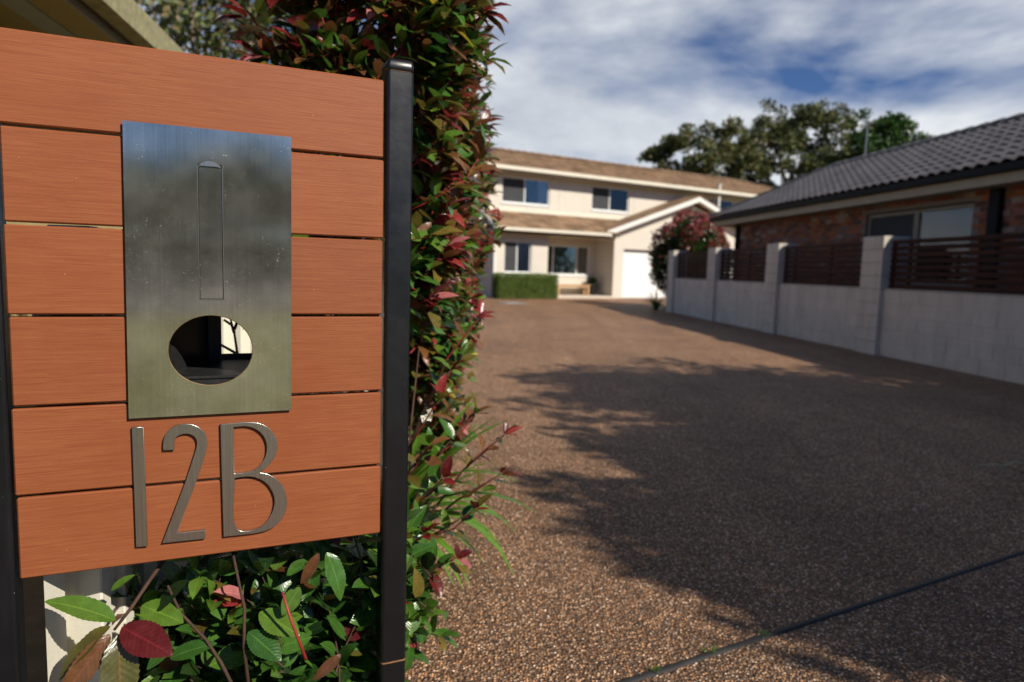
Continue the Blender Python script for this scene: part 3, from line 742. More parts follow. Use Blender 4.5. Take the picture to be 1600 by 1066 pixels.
# local x runs away from camera, local y to the left, so the face looks to -y
def ribbed(mb, x0, x1, z0, z1, y, pitch=0.1, depth=0.018, mi=0):
    P = []; x = x0; top = True
    while x < x1:
        for dx, dy in ((0, 0), (0.035 * pitch / 0.1, 0), (0.045 * pitch / 0.1, depth), (0.088 * pitch / 0.1, depth), (0.1 * pitch / 0.1, 0)):
            P.append((min(x + dx, x1), y + dy))
        x += pitch
    vs = [(a, b, z0) for a, b in P] + [(a, b, z1) for a, b in P]; n = len(P)
    mb.add(vs, [(i, i + 1, n + i + 1, n + i) for i in range(n - 1)], mi)
mb = MB(); ribbed(mb, -0.10, -0.001, 0.04, 1.15, 0.02, 0.17, 0.03); mb.build('fence_sheet', M['sheet'], cf)
for i in range(5):
    xs = 0.13 + i * 2.4
    mb = MB(); ribbed(mb, xs, xs + 2.3, 0.06, 1.15, 0.035, 0.17, 0.03); mb.build('fence_sheet', M['sheet'], cf)
for i in range(6):
    xs = (i - 1) * 2.4 + 2.42 if i else 0.0
    mb = MB(); mb.cbox(xs, xs + 0.035, -0.02, 0.05, 0.0, 1.2, 0.003); mb.cbox(xs + 0.035, xs + 0.085, -0.006, 0.05, 0, 1.2, 0.003); mb.cbox(xs + 0.085, xs + 0.125, -0.02, 0.05, 0, 1.2, 0.003)
    mb.build('fence_post', M['sheet'], cf)
mb = MB(); mb.cbox(0.126, 12.3, 0.0, 0.07, 1.152, 1.19, 0.004); mb.build('top_rail', M['sheet'], cf)

# ------------------------------------------------------------------ neighbour's eave at top left
nh = empty('neighbour_house', (-1.94, 3.53, 0), -10, label='cream neighbour house corner with weathered gutter above the letterbox', cat='house')
mb = MB()
for x0, x1 in ((-2.6, 9.0),):
    mb.prism([(x0, 0.0, 2.44), (x0, 0.012, 2.31), (x0, 0.10, 2.30), (x0, 0.115, 2.44), (x0, 0.105, 2.44), (x0, 0.095, 2.312), (x0, 0.02, 2.322), (x0, 0.012, 2.44)], (x1 - x0, 0, 0))
mb.build('gutter', M['olivegutter'], nh)
mb = MB(); mb.box(-2.6, 9, 0.118, 0.14, 2.26, 2.46); mb.build('fascia', M['fascia_tan'], nh)
mb = MB(); mb.box(-2.6, 9, 0.142, 0.30, 2.262, 2.27); mb.box(-2.6, 9, 0.42, 0.80, 2.262, 2.27); mb.build('soffit', M['olive'], nh)
mb = MB(); mb.box(-2.6, 9, 0.30, 0.42, 2.256, 2.272); mb.build('soffit_strip', M['bluegrey'], nh)
mb = MB(); mb.box(-2.5, 8.9, 0.80, 1.0, 0, 2.272); mb.build('wall', M['olive'], nh)
mb = MB(); mb.prism([(-2.6, 0.03, 2.45), (-2.6, 3.6, 3.95), (-2.6, 3.6, 3.9), (-2.6, 0.14, 2.43)], (11.6, 0, 0)); mb.build('roof', M['brown_tile'], nh)

# ------------------------------------------------------------------ boundary wall with slat infill (right side)
# local x runs towards the camera, local y away from the driveway
bw = empty('boundary_wall', (5.47, 10.9, 0), 174.5, label='pale painted block wall with brown timber slat infill along driveway', cat='wall')
posts = [(-9.70, -9.22), (-6.58, -6.08), (-3.37, -2.86), (-0.07, 0.45), (3.42, 3.92)]
for a, b in posts:
    mb = MB(); z = 0.0
    for r_ in range(9):
        mb.cbox(a, b, 0.0, 0.42, z + (0.001 if r_ else -0.05), z + 0.197, 0.005); z += 0.2
    mb.build('post', M['block'], bw)
blk = {}
def block_mesh(w):
    w = round(w, 3)
    if w not in blk:
        m = MB(); m.cbox(0, w, 0, 0.19, 0, 0.1935, 0.007); blk[w] = m.mesh('block', M['block'])
    return blk[w]
slt = {}
for (a0, a), (b, b1) in zip(posts, posts[1:]):
    L = b - a
    for r_ in range(5):
        x = a + (0.0 if r_ % 2 == 0 else -0.2)
        while x < b - 0.002:
            x0 = max(x, a + 0.002); x1 = min(x + 0.3993, b - 0.002)
            if x1 - x0 > 0.03: link('block', block_mesh(x1 - x0), bw, loc=(x0, 0.07 + rnd.uniform(-0.0015, 0.0015), r_ * 0.2))
            x += 0.4
    mb = MB(); mb.box(a, b, 0.075, 0.25, -0.05, 0.994); mb.build('mortar_bed', M['block'], bw)
    mb = MB(); mb.cbox(a + 0.001, b - 0.001, 0.064, 0.27, 0.999, 1.012, 0.003); mb.build('coping', M['block'], bw)
    key = round(L, 2)
    if key not in slt:
        m = MB(); m.cbox(0, L - 0.02, 0, 0.02, 0, 0.066, 0.003); slt[key] = m.mesh('slat', M['slat'])
    for k in range(8): link('slat', slt[key], bw, loc=(a + 0.01, 0.13 + rnd.uniform(-.002, .002), 1.022 + k * 0.0925))
    mb = MB()
    for q in (a + 0.004, a + 0.36, (a + b) / 2 + .2, b - 0.06): mb.cbox(q, q + 0.055, 0.1525, 0.19, 1.013, 1.735, 0.003)
    mb.build('slat_upright', M['slat'], bw)

# ------------------------------------------------------------------ brick neighbour house behind the wall (same local frame, x towards camera)
bh = empty('brick_house', (5.47, 10.9, 0), 174.5, label='single storey clinker brick house with charcoal tiled roof behind the wall', cat='house')
WY = 1.75; X0, X1 = -9.0, 4.6
holes = [(-2.86, -0.02, 1.05, 2.42)]
mb = MB(); wall_holes(mb, X0, X1, -0.02, 2.62, WY + 0.012, 0.2, holes); mb.build('wall', M['mortar'], bh)
mb = MB(); mb.box(X0, X0 + 0.2, WY + 0.22, WY + 4.4, 0, 2.6); mb.build('wall', M['mortar'], bh); mb = MB(); mb.box(X1 - 0.2, X1, WY + 0.22, WY + 4.4, 0, 2.6); mb.build('wall', M['mortar'], bh)
bms = []
for m in BR:
    k = MB(); k.cbox(0, 0.23, 0, 0.05, 0, 0.076, 0.004); bms.append(k.mesh('brick', m))
cand = []
for r_ in range(30):
    z = 0.0 + r_ * 0.086; x = X0 + (0.12 if r_ % 2 else 0.0)
    while x < X1 - 0.2:
        if not any(h[0] - 0.23 < x < h[1] and h[2] - 0.08 < z < h[3] for h in holes):
            cand.append((x, z, pick(rnd, {0: 28, 1: 22, 2: 16, 3: 16, 4: 8, 5: 16})))
        x += 0.24
def bscore(c):
    p = bh.location + Vector((math.sin(R(174.5)) * c[0] + math.sin(R(84.5)) * WY, math.cos(R(174.5)) * c[0] + math.cos(R(84.5)) * WY, c[1]))
    r_ = project(p)
    if r_ is None or r_[0] > 1610 or r_[0] < 1000: return 0
    wy = 372 if r_[0] > 1340 else 385
    return (1.0 if c[1] > 1.72 else 0.25) / r_[2]
cand.sort(key=bscore, reverse=True)
for x, z, k in cand[:300]: link('brick', bms[k], bh, loc=(x, WY + rnd.uniform(-0.003, 0.002), z))
mb = MB()
for x, z, k in cand[300:]: mb.box(x, x + 0.23, WY, WY + 0.05, z, z + 0.076, k)
props(mb.build('brickwork', BR, bh), kind='stuff')
tanframe = simple('tan_window_frame', (0.30, 0.25, 0.18), 0.5, 0.05)
window(bh, -2.84, -1.43, 1.07, 2.40, WY + 0.06, [], 0.06, 0.07, ['screen'], sill=tanframe, framem=tanframe)
window(bh, -1.42, -0.04, 1.07, 2.40, WY + 0.06, [], 0.06, 0.07, ['blind'], sill=tanframe, framem=tanframe)
mb = MB(); mb.cbox(0.38, 0.60, WY - 0.09, WY - 0.004, 0.0, 2.56, 0.01); mb.build('downpipe', M['gutter_black'], bh)
mb = MB(); mb.cbox(-8.93, -8.78, WY - 0.09, WY - 0.004, 0.0, 2.56, 0.01); mb.build('downpipe', M['gutter_black'], bh)
EY = 1.18; ZE = 2.80
XE0, XE1 = -9.66, 5.2
mb = MB(); mb.prism([(XE0 + .02, EY, ZE + 0.005), (XE0 + .02, EY + 0.005, ZE - 0.10), (XE0 + .02, EY + 0.11, ZE - 0.11), (XE0 + .02, EY + 0.12, ZE + 0.0), (XE0 + .02, EY + 0.105, ZE), (XE0 + .02, EY + 0.02, ZE - 0.09), (XE0 + .02, EY + 0.012, ZE + 0.005)], (XE1 - XE0 - .02, 0, 0))
mb.cbox(XE0 - 0.10, XE0 + 0.015, EY, EY + 4.6, ZE - 0.11, ZE + 0.005, 0.006)
mb.build('gutter', M['gutter_black'], bh)
mb = MB(); mb.box(XE0 + 0.02, XE1, EY + 0.123, EY + 0.145, ZE - 0.25, ZE + 0.01); mb.box(XE0 + 0.018, XE0 + 0.04, EY + 0.146, EY + 4.5, ZE - 0.25, ZE); mb.build('fascia', M['fascia_tan'], bh)
mb = MB(); mb.box(XE0 + 0.042, XE1, EY + 0.147, WY + 0.02, ZE - 0.24, ZE - 0.232); mb.build('soffit', M['soffit'], bh)
# roof: tiles on the near slope between hip and verge
RH, RW = 1.22, 2.30
sl_len = math.hypot(RH, RW); ang = math.atan2(RH, RW)
mb = MB()
e0 = ZE - 0.01
xr = XE0 + RW
mb.add([(XE0, EY + 0.06, e0), (XE1, EY + 0.06, e0), (XE1, EY + RW, e0 + RH), (xr, EY + RW, e0 + RH), (XE0, EY + 2 * RW, e0), (XE1, EY + 2 * RW, e0)],
       [(0, 1, 2, 3), (0, 3, 4), (3, 2, 5, 4), (1, 5, 2)]); roof = mb.build('roof', M['black_tile'], bh)
TW, TE = 0.25, sl_len / 9.0
def tile_curve(nw, w, L, hgt, th):
    """wave tile: x across, y up the slope, overlapping nose raised"""
    m = MB(); P = []
    for j, (yy, zz_) in enumerate(((0.0, th), (L + 0.05, 0.0))):
        for i in range(nw + 1):
            u = i / nw; wave = hgt * (0.5 - 0.5 * math.cos(2 * math.pi * u)) ** 0.8
            P.append((u * w, yy, zz_ + wave + 0.012))
    n = nw + 1
    F = [(i, i + 1, n + i + 1, n + i) for i in range(nw)]
    b = len(P)
    for i in range(n): P.append((P[i][0], 0.004, P[i][2] - th * 0.9))
    F += [(b + i, b + i + 1, i + 1, i) for i in range(nw)]
    m.add(P, F); return m
tm = tile_curve(8, TW, TE, 0.045, 0.024)
tmesh = tm.mesh('tile', M['black_tile'], smooth=False)
rot = Matrix.Rotation(ang, 4, 'X')
tl = []
nx = int((XE1 - XE0) / TW)
for r_ in range(9):
    for c in range(nx + 1):
        x = XE0 + c * TW; up = r_ * TE
        y = EY + 0.03 + up * math.cos(ang); z = ZE + 0.0 + up * math.sin(ang)
        if x + TW * 0.5 < XE0 + (y - EY) : continue
        tl.append((x, y, z))
def tscore(t_):
    p = bh.location + Vector((math.sin(R(174.5)) * t_[0] + math.sin(R(84.5)) * t_[1], math.cos(R(174.5)) * t_[0] + math.cos(R(84.5)) * t_[1], t_[2]))
    r_ = project(p); return 0 if r_ is None or r_[0] > 1625 else 1 / r_[2]
tl.sort(key=tscore, reverse=True)
for x, y, z in tl[:300]: link('tile', tmesh, roof, mat=Matrix.Translation((x, y, z)) @ rot)
mb = MB()
for x, y, z in tl[300:]:
    Mx = Matrix.Translation((x, y, z)) @ rot
    mb.add([Mx @ Vector(v_) for v_ in tm.v], tm.f)
props(mb.build('roof_tiles', M['black_tile'], roof), kind='stuff')
def caps(p0, p1, name, parent, mat, rad=0.1, L=0.38):
    p0, p1 = Vector(p0), Vector(p1); d = (p1 - p0); n = int(d.length / L); u = d.normalized()
    s_ = u.cross(Vector((0, 0, 1))).normalized(); w = s_.cross(u)
    for i in range(n):
        m = MB(); P = []
        for t_, rr, lift in ((0, rad, 0.02), (1, rad * 0.9, 0.0)):
            for k in range(7):
                a = math.pi * k / 6; q = p0 + u * ((i + t_) * L + (0.03 if t_ else 0)) + s_ * math.cos(a) * rr + w * (math.sin(a) * rr * 0.75 + lift); P.append(q)
        m.add(P, [(k, k + 1, 7 + k + 1, 7 + k) for k in range(6)] + [tuple(range(7))]); m.build(name, mat, parent, smooth=False)
caps((XE0, EY, e0 + 0.02), (xr, EY + RW, e0 + RH + 0.02), 'hip_cap', roof, M['black_tile'])
caps((XE1, EY + RW, e0 + RH + 0.02), (xr, EY + RW, e0 + RH + 0.02), 'ridge_cap', roof, M['black_tile'])
# antenna on the ridge
ap = bh.location + Vector((math.sin(R(174.5)) * -6.05 + math.sin(R(84.5)) * 3.6, math.cos(R(174.5)) * -6.05 + math.cos(R(84.5)) * 3.6, 0))
an = empty('antenna', (ap.x, ap.y, 4.0), 60, label='slim grey television antenna mast on charcoal roof ridge', cat='antenna')
mb = MB(); mb.tube([(0, 0, -0.1), (0, 0, 0.98)], 0.016, 6); mb.build('mast', M['greymetal'], an)
mb = MB(); mb.tube([(-0.10, 0, 0.93), (0.10, 0, 0.93)], 0.01, 4)
for k in range(5): mb.tube([(-0.09 + k * 0.045, -0.10 + k * .012, 0.93), (-0.09 + k * 0.045, 0.10 - k * .012, 0.93)], 0.006, 4)
mb.build('elements', M['greymetal'], an)

# ------------------------------------------------------------------ two storey cream house. local x along the front, local y away from camera
ho = empty('two_storey_house', (-0.87, 26.7, 0), 59, label='two storey cream house with brown tiled roofs and white garage door', cat='house')
UY = 0.80                              # upper wall plane
EYU = 0.22                             # upper eave edge
# ground floor bay
mb = MB(); wall_holes(mb, 0.0, 2.58, 0.0, 2.62, 0.0, 0.2, [(0.55, 1.80, 0.98, 2.22)]); mb.build('wall', M['render'], ho)
mb = MB(); mb.box(2.38, 2.58, 0.202, 1.45, 0.0, 2.62); mb.build('wall', M['render'], ho)
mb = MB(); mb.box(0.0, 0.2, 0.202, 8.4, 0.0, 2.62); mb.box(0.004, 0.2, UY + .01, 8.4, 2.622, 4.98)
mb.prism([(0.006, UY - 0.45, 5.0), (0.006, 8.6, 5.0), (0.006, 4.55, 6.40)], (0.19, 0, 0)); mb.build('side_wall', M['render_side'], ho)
# recess back wall with picture window
mb = MB(); wall_holes(mb, 2.58, 5.97, 0.0, 2.6, 1.25, 0.2, [(2.98, 5.62, 0.93, 2.2)]); mb.build('wall', M['render'], ho)
# garage front, its left return and gable
GX0, GX1, GPK = 5.97, 14.7, 10.35
mb = MB(); wall_holes(mb, GX0, GX1, 0.0, 2.62, 0.0, 0.2, [(6.50, 9.20, -0.01, 2.12), (10.2, 13.4, -0.01, 2.12)])
sl_g = (4.48 - 2.62) / (GPK - 5.2)
mb.prism([(GX0, 0.0, 2.622), (GX1, 0.0, 2.622), (GX1, 0, 2.62 + (15.5 - GX1) * sl_g), (GPK, 0, 4.30), (GX0, 0, 2.62 + (GX0 - 5.2) * sl_g)], (0, 0.2, 0)); mb.build('garage_wall', M['render'], ho)
mb = MB(); mb.box(GX0, GX0 + 0.2, 0.202, 1.25, 0.0, 2.62); mb.build('wall', M['render'], ho)
mb = MB(); mb.prism([(9.2, -0.016, 3.70), (11.5, -0.016, 3.70), (GPK, -0.016, 4.12)], (0, 0.012, 0)); mb.build('gable_infill', M['dark_board'], ho)
for gx0, gx1 in ((6.50, 9.20), (10.2, 13.4)):
    dr = MB(); dr.box(gx0, gx1, 0.12, 0.15, 0.0, 2.12); door = dr.build('garage_door', M['door'], ho)
    for k in range(5):
        m = MB(); m.cbox(gx0 + 0.002, gx1 - 0.002, 0.098, 0.119, 0.02 + k * 0.42, 0.02 + k * 0.42 + 0.417, 0.003); m.build('panel', M['door'], door)
    m = MB(); m.cbox(gx0 + 0.001, gx1 - .001, 0.06, 0.119, 1.99 + 0.02, 2.118, 0.004); m.build('head_shade_strip', M['dark_board'], door)  # dark strip painted as shade under the door head
# upper storey wall
uw = [(0.83, 3.10, 3.75, 4.78), (5.28, 7.35, 3.75, 4.78), (11.55, 14.0, 3.95, 4.78)]
mb = MB(); wall_holes(mb, 0.0, 21.6, 2.7, 5.0, UY, 0.2, uw); mb.build('upper_wall', M['render'], ho)
mb = MB(); mb.box(21.4, 21.6, UY + 0.21, 8.4, 0.0, 5.0); mb.box(GX1 + 0.1, 21.6, UY - 0.02, UY - 0.003, 0, 2.7); mb.box(0.2, 21.4, 8.2, 8.4, 0, 5.0); mb.build('wall', M['render'], ho)
window(ho, 0.55, 1.80, 0.98, 2.22, 0.06, [1.16], 0.055, 0.06, ['screen', 'curtain'], sill=True)
window(ho, 2.98, 5.62, 0.93, 2.2, 1.30, [3.72, 4.97], 0.06, 0.06, ['glass', 'glass', 'glass'], sill=True)
window(ho, 0.83, 3.10, 3.75, 4.78, UY + 0.05, [1.92], 0.055, 0.06, ['screen', 'curtain_r'], sill=True)
window(ho, 5.28, 7.35, 3.75, 4.78, UY + 0.05, [6.28], 0.055, 0.06, ['screen', 'curtain_r'], sill=True)
window(ho, 11.55, 14.0, 3.95, 4.78, UY + 0.05, [12.7], 0.055, 0.06, ['screen', 'full'], sill=False)
# sills bands / control joints on the upper wall
mb = MB()
for a in (3.55, 7.6): mb.box(a, a + 0.02, UY - 0.006, UY - 0.0005, 3.5, 4.9)
mb.build('render_joint', M['render_side'], ho)
# porch slab, beam, soffit
mb = MB(); mb.cbox(2.6, 5.95, -0.35, 1.24, -0.02, 0.09, 0.01); mb.build('porch_slab', M['tilefloor'], ho)
mb = MB(); mb.cbox(2.585, 5.96, -0.12, 0.12, 2.47, 2.60, 0.006); mb.build('porch_beam', M['creamtrim'], ho)
mb = MB(); mb.box(2.59, 5.96, 0.122, 1.24, 2.50, 2.52); mb.box(0, 2.585, -0.49, -0.003, 2.60, 2.61); mb.box(2.59, 5.96, -0.49, -0.122, 2.575, 2.585); mb.build('soffit', M['soffit'], ho)
# lower roof
def roof_plane(name, parent, x0, x1, y0, z0, y1, z1, mat, rows, tw=0.30, npart=300, cut=None, cutw=None):
    """flat interlocking tiles from eave (y0,z0) up to (y1,z1)"""
    L = math.hypot(y1 - y0, z1 - z0); a = math.atan2(z1 - z0, y1 - y0); ex = L / rows; rt = Matrix.Rotation(a, 4, 'X')
    base = MB(); base.prism([(x0, y0 + .01, z0 - 0.02), (x0, y1, z1 - 0.02), (x0, y1, z1 - 0.06), (x0, y0 + .01, z0 - 0.06)], (x1 - x0, 0, 0))
    o = base.build(name, mat, parent)
    if cutw: o.data.clear_geometry(); b2_ = MB(); b2_.add(cutw, [tuple(range(len(cutw)))]); b2_ = b2_; o.data = b2_.mesh(name, mat)
    tm_ = MB(); P = [(0, 0, 0.035), (tw * 0.5, 0, 0.043), (tw - 0.004, 0, 0.035), (0, ex + 0.03, 0.004), (tw * 0.5, ex + 0.03, 0.012), (tw - 0.004, ex + 0.03, 0.004), (0, 0.004, 0.0), (tw * 0.5, 0.004, 0.004), (tw - 0.004, 0.004, 0.0)]
    tm_.add(P, [(0, 1, 4, 3), (1, 2, 5, 4), (6, 7, 1, 0), (7, 8, 2, 1), (6, 0, 3), (8, 5, 2)])
    me = tm_.mesh('tile', mat); lst = []
    for r_ in range(rows):
        st = (r_ % 2) * tw * 0.5; x = x0 - st
        while x < x1 - 0.02:
            yy = y0 + (y1 - y0) * r_ / rows; zz_ = z0 + (z1 - z0) * r_ / rows - 0.018
            if x >= x0 - 0.01 and x + tw <= x1 + 0.06 and (cut is None or cut(x + tw / 2, yy)): lst.append((x, yy, zz_ + rnd.uniform(-.002, .004)))
            x += tw
    lst.sort(key=lambda q: q[0])
    for q in lst[:npart]: link('tile', me, o, mat=Matrix.Translation(q) @ rt @ Matrix.Rotation(rnd.uniform(-.012, .012), 4, 'Z'))
    if lst[npart:]:
        mb_ = MB()
        for q in lst[npart:]:
            Mx = Matrix.Translation(q) @ rt; mb_.add([Mx @ Vector(v_) for v_ in tm_.v], tm_.f)
        props(mb_.build('roof_tiles', mat, o), kind='stuff')
    return o
roof_plane('lower_roof', ho, -0.22, 6.6, -0.56, 2.72, UY - 0.003, 3.42, M['brown_tile'], 5, cut=lambda x, y: (x - 5.35) * sl_g + 2.72 < 2.72 + (y + 0.56) * 0.515 + 0.12,
    cutw=[(-0.22, -0.55, 2.70), (5.22, -0.55, 2.70), (7.2, 0.797, 3.40), (-0.22, 0.797, 3.40)])
mb = MB(); mb.cbox(-0.25, 5.30, -0.66, -0.54, 2.58, 2.70, 0.01); mb.build('gutter', M['creamtrim'], ho)
mb = MB(); mb.box(-0.20, 5.3, -0.535, -0.515, 2.50, 2.70); mb.build('fascia', M['gutter_black'], ho)
mb = MB(); mb.prism([(-0.26, -0.62, 2.60), (-0.26, UY, 3.34), (-0.26, UY, 3.50), (-0.26, -0.62, 2.76)], (0.035, 0, 0)); mb.build('verge_board', M['white'], ho)
mb = MB(); mb.cbox(-0.02, 7.2, UY - 0.05, UY - 0.003, 3.40, 3.52, 0.01); mb.build('flashing', M['creamtrim'], ho)
mb = MB(); mb.cbox(-0.12, 0.06, -0.50, -0.34, 2.30, 2.56, 0.01); mb.cbox(0.03, 0.12, -0.10, -0.004, 0.0, 2.32, 0.008); mb.tube([(-0.03, -0.42, 2.32), (0.075, -0.06, 2.2)], 0.04, 6); mb.build('downpipe', M['white'], ho)
# main roof
RZ = 6.46
mr = roof_plane('main_roof', ho, -0.35, 22.0, EYU, 5.10, 4.5, RZ, M['brown_tile'], 13, npart=300, cut=lambda x, y: x < 22.0 - (y - EYU) * 0.9,
    cutw=[(-0.35, EYU, 5.06), (22.0, EYU, 5.06), (18.2, 4.5, RZ - 0.04), (-0.35, 4.5, RZ - 0.04)])
mb = MB(); mb.add([(-0.35, 4.5, RZ), (18.2, 4.5, RZ), (22, 8.8, 5.08), (-0.35, 8.8, 5.08), (22, EYU, 5.08)], [(0, 1, 2, 3), (1, 4, 2)]); mb.build('rear_slope', M['brown_tile'], mr)
caps((-0.35, 4.5, RZ), (18.2, 4.5, RZ), 'ridge_cap', mr, M['brown_tile'], 0.11, 0.4)
caps((18.2, 4.5, RZ), (22.0, EYU, 5.12), 'hip_cap', mr, M['brown_tile'], 0.1, 0.4)
mb = MB(); mb.cbox(-0.38, 22.0, EYU - 0.10, EYU + 0.02, 4.95, 5.09, 0.012); mb.build('gutter', M['creamtrim'], ho)
mb = MB(); mb.box(-0.36, 22.0, EYU + 0.022, EYU + 0.045, 4.87, 5.08); mb.build('fascia', M['fascia_tan'], ho)
mb = MB(); mb.box(-0.35, 22.0, EYU + 0.046, UY - 0.003, 4.90, 4.91); mb.build('eave_soffit', M['soffit'], ho)
mb = MB(); mb.prism([(-0.39, EYU, 4.97), (-0.39, 4.5, RZ - 0.09), (-0.39, 8.8, 4.97), (-0.39, 8.8, 5.12), (-0.39, 4.5, RZ + 0.06), (-0.39, EYU, 5.12)], (0.03, 0, 0)); mb.build('verge_board', M['creamtrim'], ho)
# garage gable roof
gz0 = 2.72; gpk = 4.60
def barge(xa, za, xb, zb, name='barge_board'):
    m = MB(); m.prism([(xa, -0.50, za - 0.20), (xb, -0.50, zb - 0.22), (xb, -0.50, zb), (xa, -0.50, za)], (0, 0.035, 0)); m.build(name, M['white'], ho)
barge(5.14, 2.80, GPK, gpk); barge(15.56, 2.80, GPK, gpk)
mb = MB()
for xa in (5.10, 15.60): mb.add([(xa, -0.53, 2.84), (GPK, -0.53, gpk + 0.05), (GPK, UY - .003, gpk + 0.05), (xa, UY - .003, 2.84), (xa, -0.53, 2.80), (GPK, -0.53, gpk + 0.01)], [(0, 1, 2, 3), (4, 5, 1, 0)])
mb.build('garage_roof', M['brown_tile'], ho)
mb = MB(); mb.add([(5.2, -0.46, 2.66), (GPK, -0.46, gpk - 0.14), (GPK, -0.003, gpk - 0.14), (5.2, -0.003, 2.66), (15.5, -0.46, 2.66), (15.5, -0.003, 2.66)], [(0, 1, 2, 3), (1, 4, 5, 2)]); mb.build('gable_soffit', M['creamtrim'], ho)
mb = MB(); mb.tube([(12.45, 0.35, 3.7), (12.45, 0.35, 5.35)], 0.07, 8); mb.tube([(12.45, 0.35, 5.33), (12.45, 0.35, 5.40)], 0.09, 8); mb.build('vent_pipe', M['white'], ho)
# side wall windows and meter box
mb = MB(); mb.cbox(-0.03, -0.002, 3.2, 4.4, 1.0, 2.3, 0.004); sw = mb.build('side_window', M['frame'], ho)
mb = MB(); mb.box(-0.036, -0.031, 3.26, 4.34, 1.06, 2.24); mb.build('pane', M['screen'], sw)
mb = MB(); mb.cbox(-0.03, -0.002, 3.2, 4.4, 3.7, 4.7, 0.004); sw = mb.build('side_window', M['frame'], ho)
mb = MB(); mb.box(-0.036, -0.031, 3.26, 4.34, 3.76, 4.64); mb.build('pane', M['screen'], sw)

HM = frame_mat(ho)
def hp(x, y, z=0): return HM @ Vector((x, y, z))
# bench, pot, vase
be = empty('bench', hp(4.42, 0.85, 0.09), 59, label='light timber bench under the porch window', cat='bench')
mb = MB()
for k in range(4): mb.cbox(-0.88, 0.88, -0.20 + k * 0.10, -0.105 + k * 0.10, 0.42, 0.455, 0.004)
mb.build('seat', M['wood'], be)
for sx in (-0.82, 0.74):
    mb = MB(); mb.cbox(sx, sx + 0.08, -0.18, -0.10, 0, 0.418, 0.004); mb.build('leg', M['wood'], be)
    mb = MB(); mb.cbox(sx, sx + 0.08, 0.10, 0.18, 0, 0.418, 0.004); mb.build('leg', M['wood'], be)
mb = MB(); mb.cbox(-0.74, 0.74, -0.16, -0.13, 0.33, 0.41, 0.003); mb.build('apron', M['wood'], be)
va = empty('vase', hp(4.25, 1.44, 0.98), 59, label='small white rounded vase standing inside porch window', cat='vase')
mb = MB(); mb.lathe([(0.0, 0), (0.07, 0.0), (0.12, 0.07), (0.12, 0.13), (0.06, 0.2), (0.045, 0.24), (0.06, 0.27)], 14); mb.build('body', M['vase'], va, smooth=True)
pp = empty('potted_plant', hp(5.55, 0.85, 0.09), 59, label='dark leafy plant in black pot beside the porch bench', cat='plant')
mb = MB(); mb.lathe([(0.0, 0.0), (0.17, 0.0), (0.24, 0.5), (0.26, 0.52), (0.22, 0.52), (0.2, 0.46), (0, 0.46)], 14); mb.build('pot', M['pot'], pp, smooth=True)
it = []
for k in range(160):
    d = Vector((rnd.gauss(0, 1), rnd.gauss(0, 1), abs(rnd.gauss(0.6, 0.6)))).normalized()
    it.append((0, 0, orient(Vector((0, 0, 0.5)) + d * rnd.uniform(0.02, 0.2), d, (0, 0, 1), rnd.uniform(0.1, 0.2))))
props(scatter('foliage', it, TFAR, [LM['dark']], pp), kind='stuff')
# blue cloth hanging at the side, and a pale tank
bc = empty('hanging_towel', hp(-0.45, 2.2, 0), 59, label='blue cloth hanging on a pole beside shaded side wall', cat='towel')
mb = MB(); mb.tube([(0, 0, 0), (0, 0, 2.25)], 0.03, 6); mb.build('pole', M['gutter_black'], bc)
mb = MB(); mb.tube([(0.0, 0, 0.75), (0.01, 0, 1.0), (0, 0, 1.3), (0, 0, 1.55)], [0.05, 0.10, 0.085, 0.04], 9); mb.build('cloth', M['blue'], bc, smooth=True)
tk = empty('water_heater', hp(-0.40, 4.9, 0), 59, label='pale grey round hot water tank against side wall', cat='water heater')
mb = MB(); mb.lathe([(0, 0.1), (0.28, 0.1), (0.3, 0.15), (0.3, 1.65), (0.24, 1.75), (0, 1.78)], 18); mb.build('tank', M['tank'], tk, smooth=True)
mb = MB(); mb.cbox(-0.3, 0.3, -0.3, 0.3, 0, 0.1, 0.01); mb.build('base', M['concrete'], tk)
mb = MB(); mb.tube([(0.1, -0.29, 0.5), (0.1, -0.36, 0.5), (0.1, -0.36, 0.12)], 0.015, 6); mb.build('pipe', M['greymetal'], tk)
# paling fence closing the side passage
pf = empty('paling_fence', hp(-6.0, 9.0, 0), 59, label='grey timber paling fence closing off side of house', cat='fence')
pm = MB(); pm.cbox(0, 0.14, 0, 0.02, 0, 1.8, 0.004); pme = pm.mesh('paling', M['slatgrey'])
for k in range(38): link('paling', pme, pf, loc=(k * 0.155, rnd.uniform(-.004, .004), rnd.uniform(-.01, .01)))
mb = MB(); mb.box(0, 5.9, 0.03, 0.07, 0.4, 0.48); mb.box(0, 5.9, 0.03, 0.07, 1.4, 1.48); mb.build('rail', M['slatgrey'], pf)

# ------------------------------------------------------------------ vegetation
# clipped box hedge in front of the bay
hg = empty('clipped_hedge', hp(1.22, -0.55, 0), 59, label='clipped rectangular green hedge below the ground floor window', cat='hedge')
it = []; r = random.Random(3)
hw, hdp, hh = 1.34, 0.30, 0.93
for k in range(15000):
    f = r.random()
    x, y, z = r.uniform(-hw, hw), r.uniform(-hdp, hdp), r.uniform(0.02, hh); n_ = Vector((0, 0, 1))
    if f < 0.5: y = -hdp; n_ = Vector((0, -1, 0))
    elif f < 0.75: z = hh
    elif f < 0.88: x = -hw; n_ = Vector((-1, 0, 0))
    else: x = hw; n_ = Vector((1, 0, 0))
    p = Vector((x, y, z)); b = mnoise.noise(p * 3.0) * 0.04 + r.uniform(-0.07, 0.012); p += n_ * b
    d = (n_ * 0.7 + rv(r, 0.6) + Vector((0, 0, 0.3))).normalized()
    it.append((r.randrange(2), 0 if r.random() < 0.8 else 1, orient(p, d, rv(r) + n_, r.uniform(0.03, 0.055))))
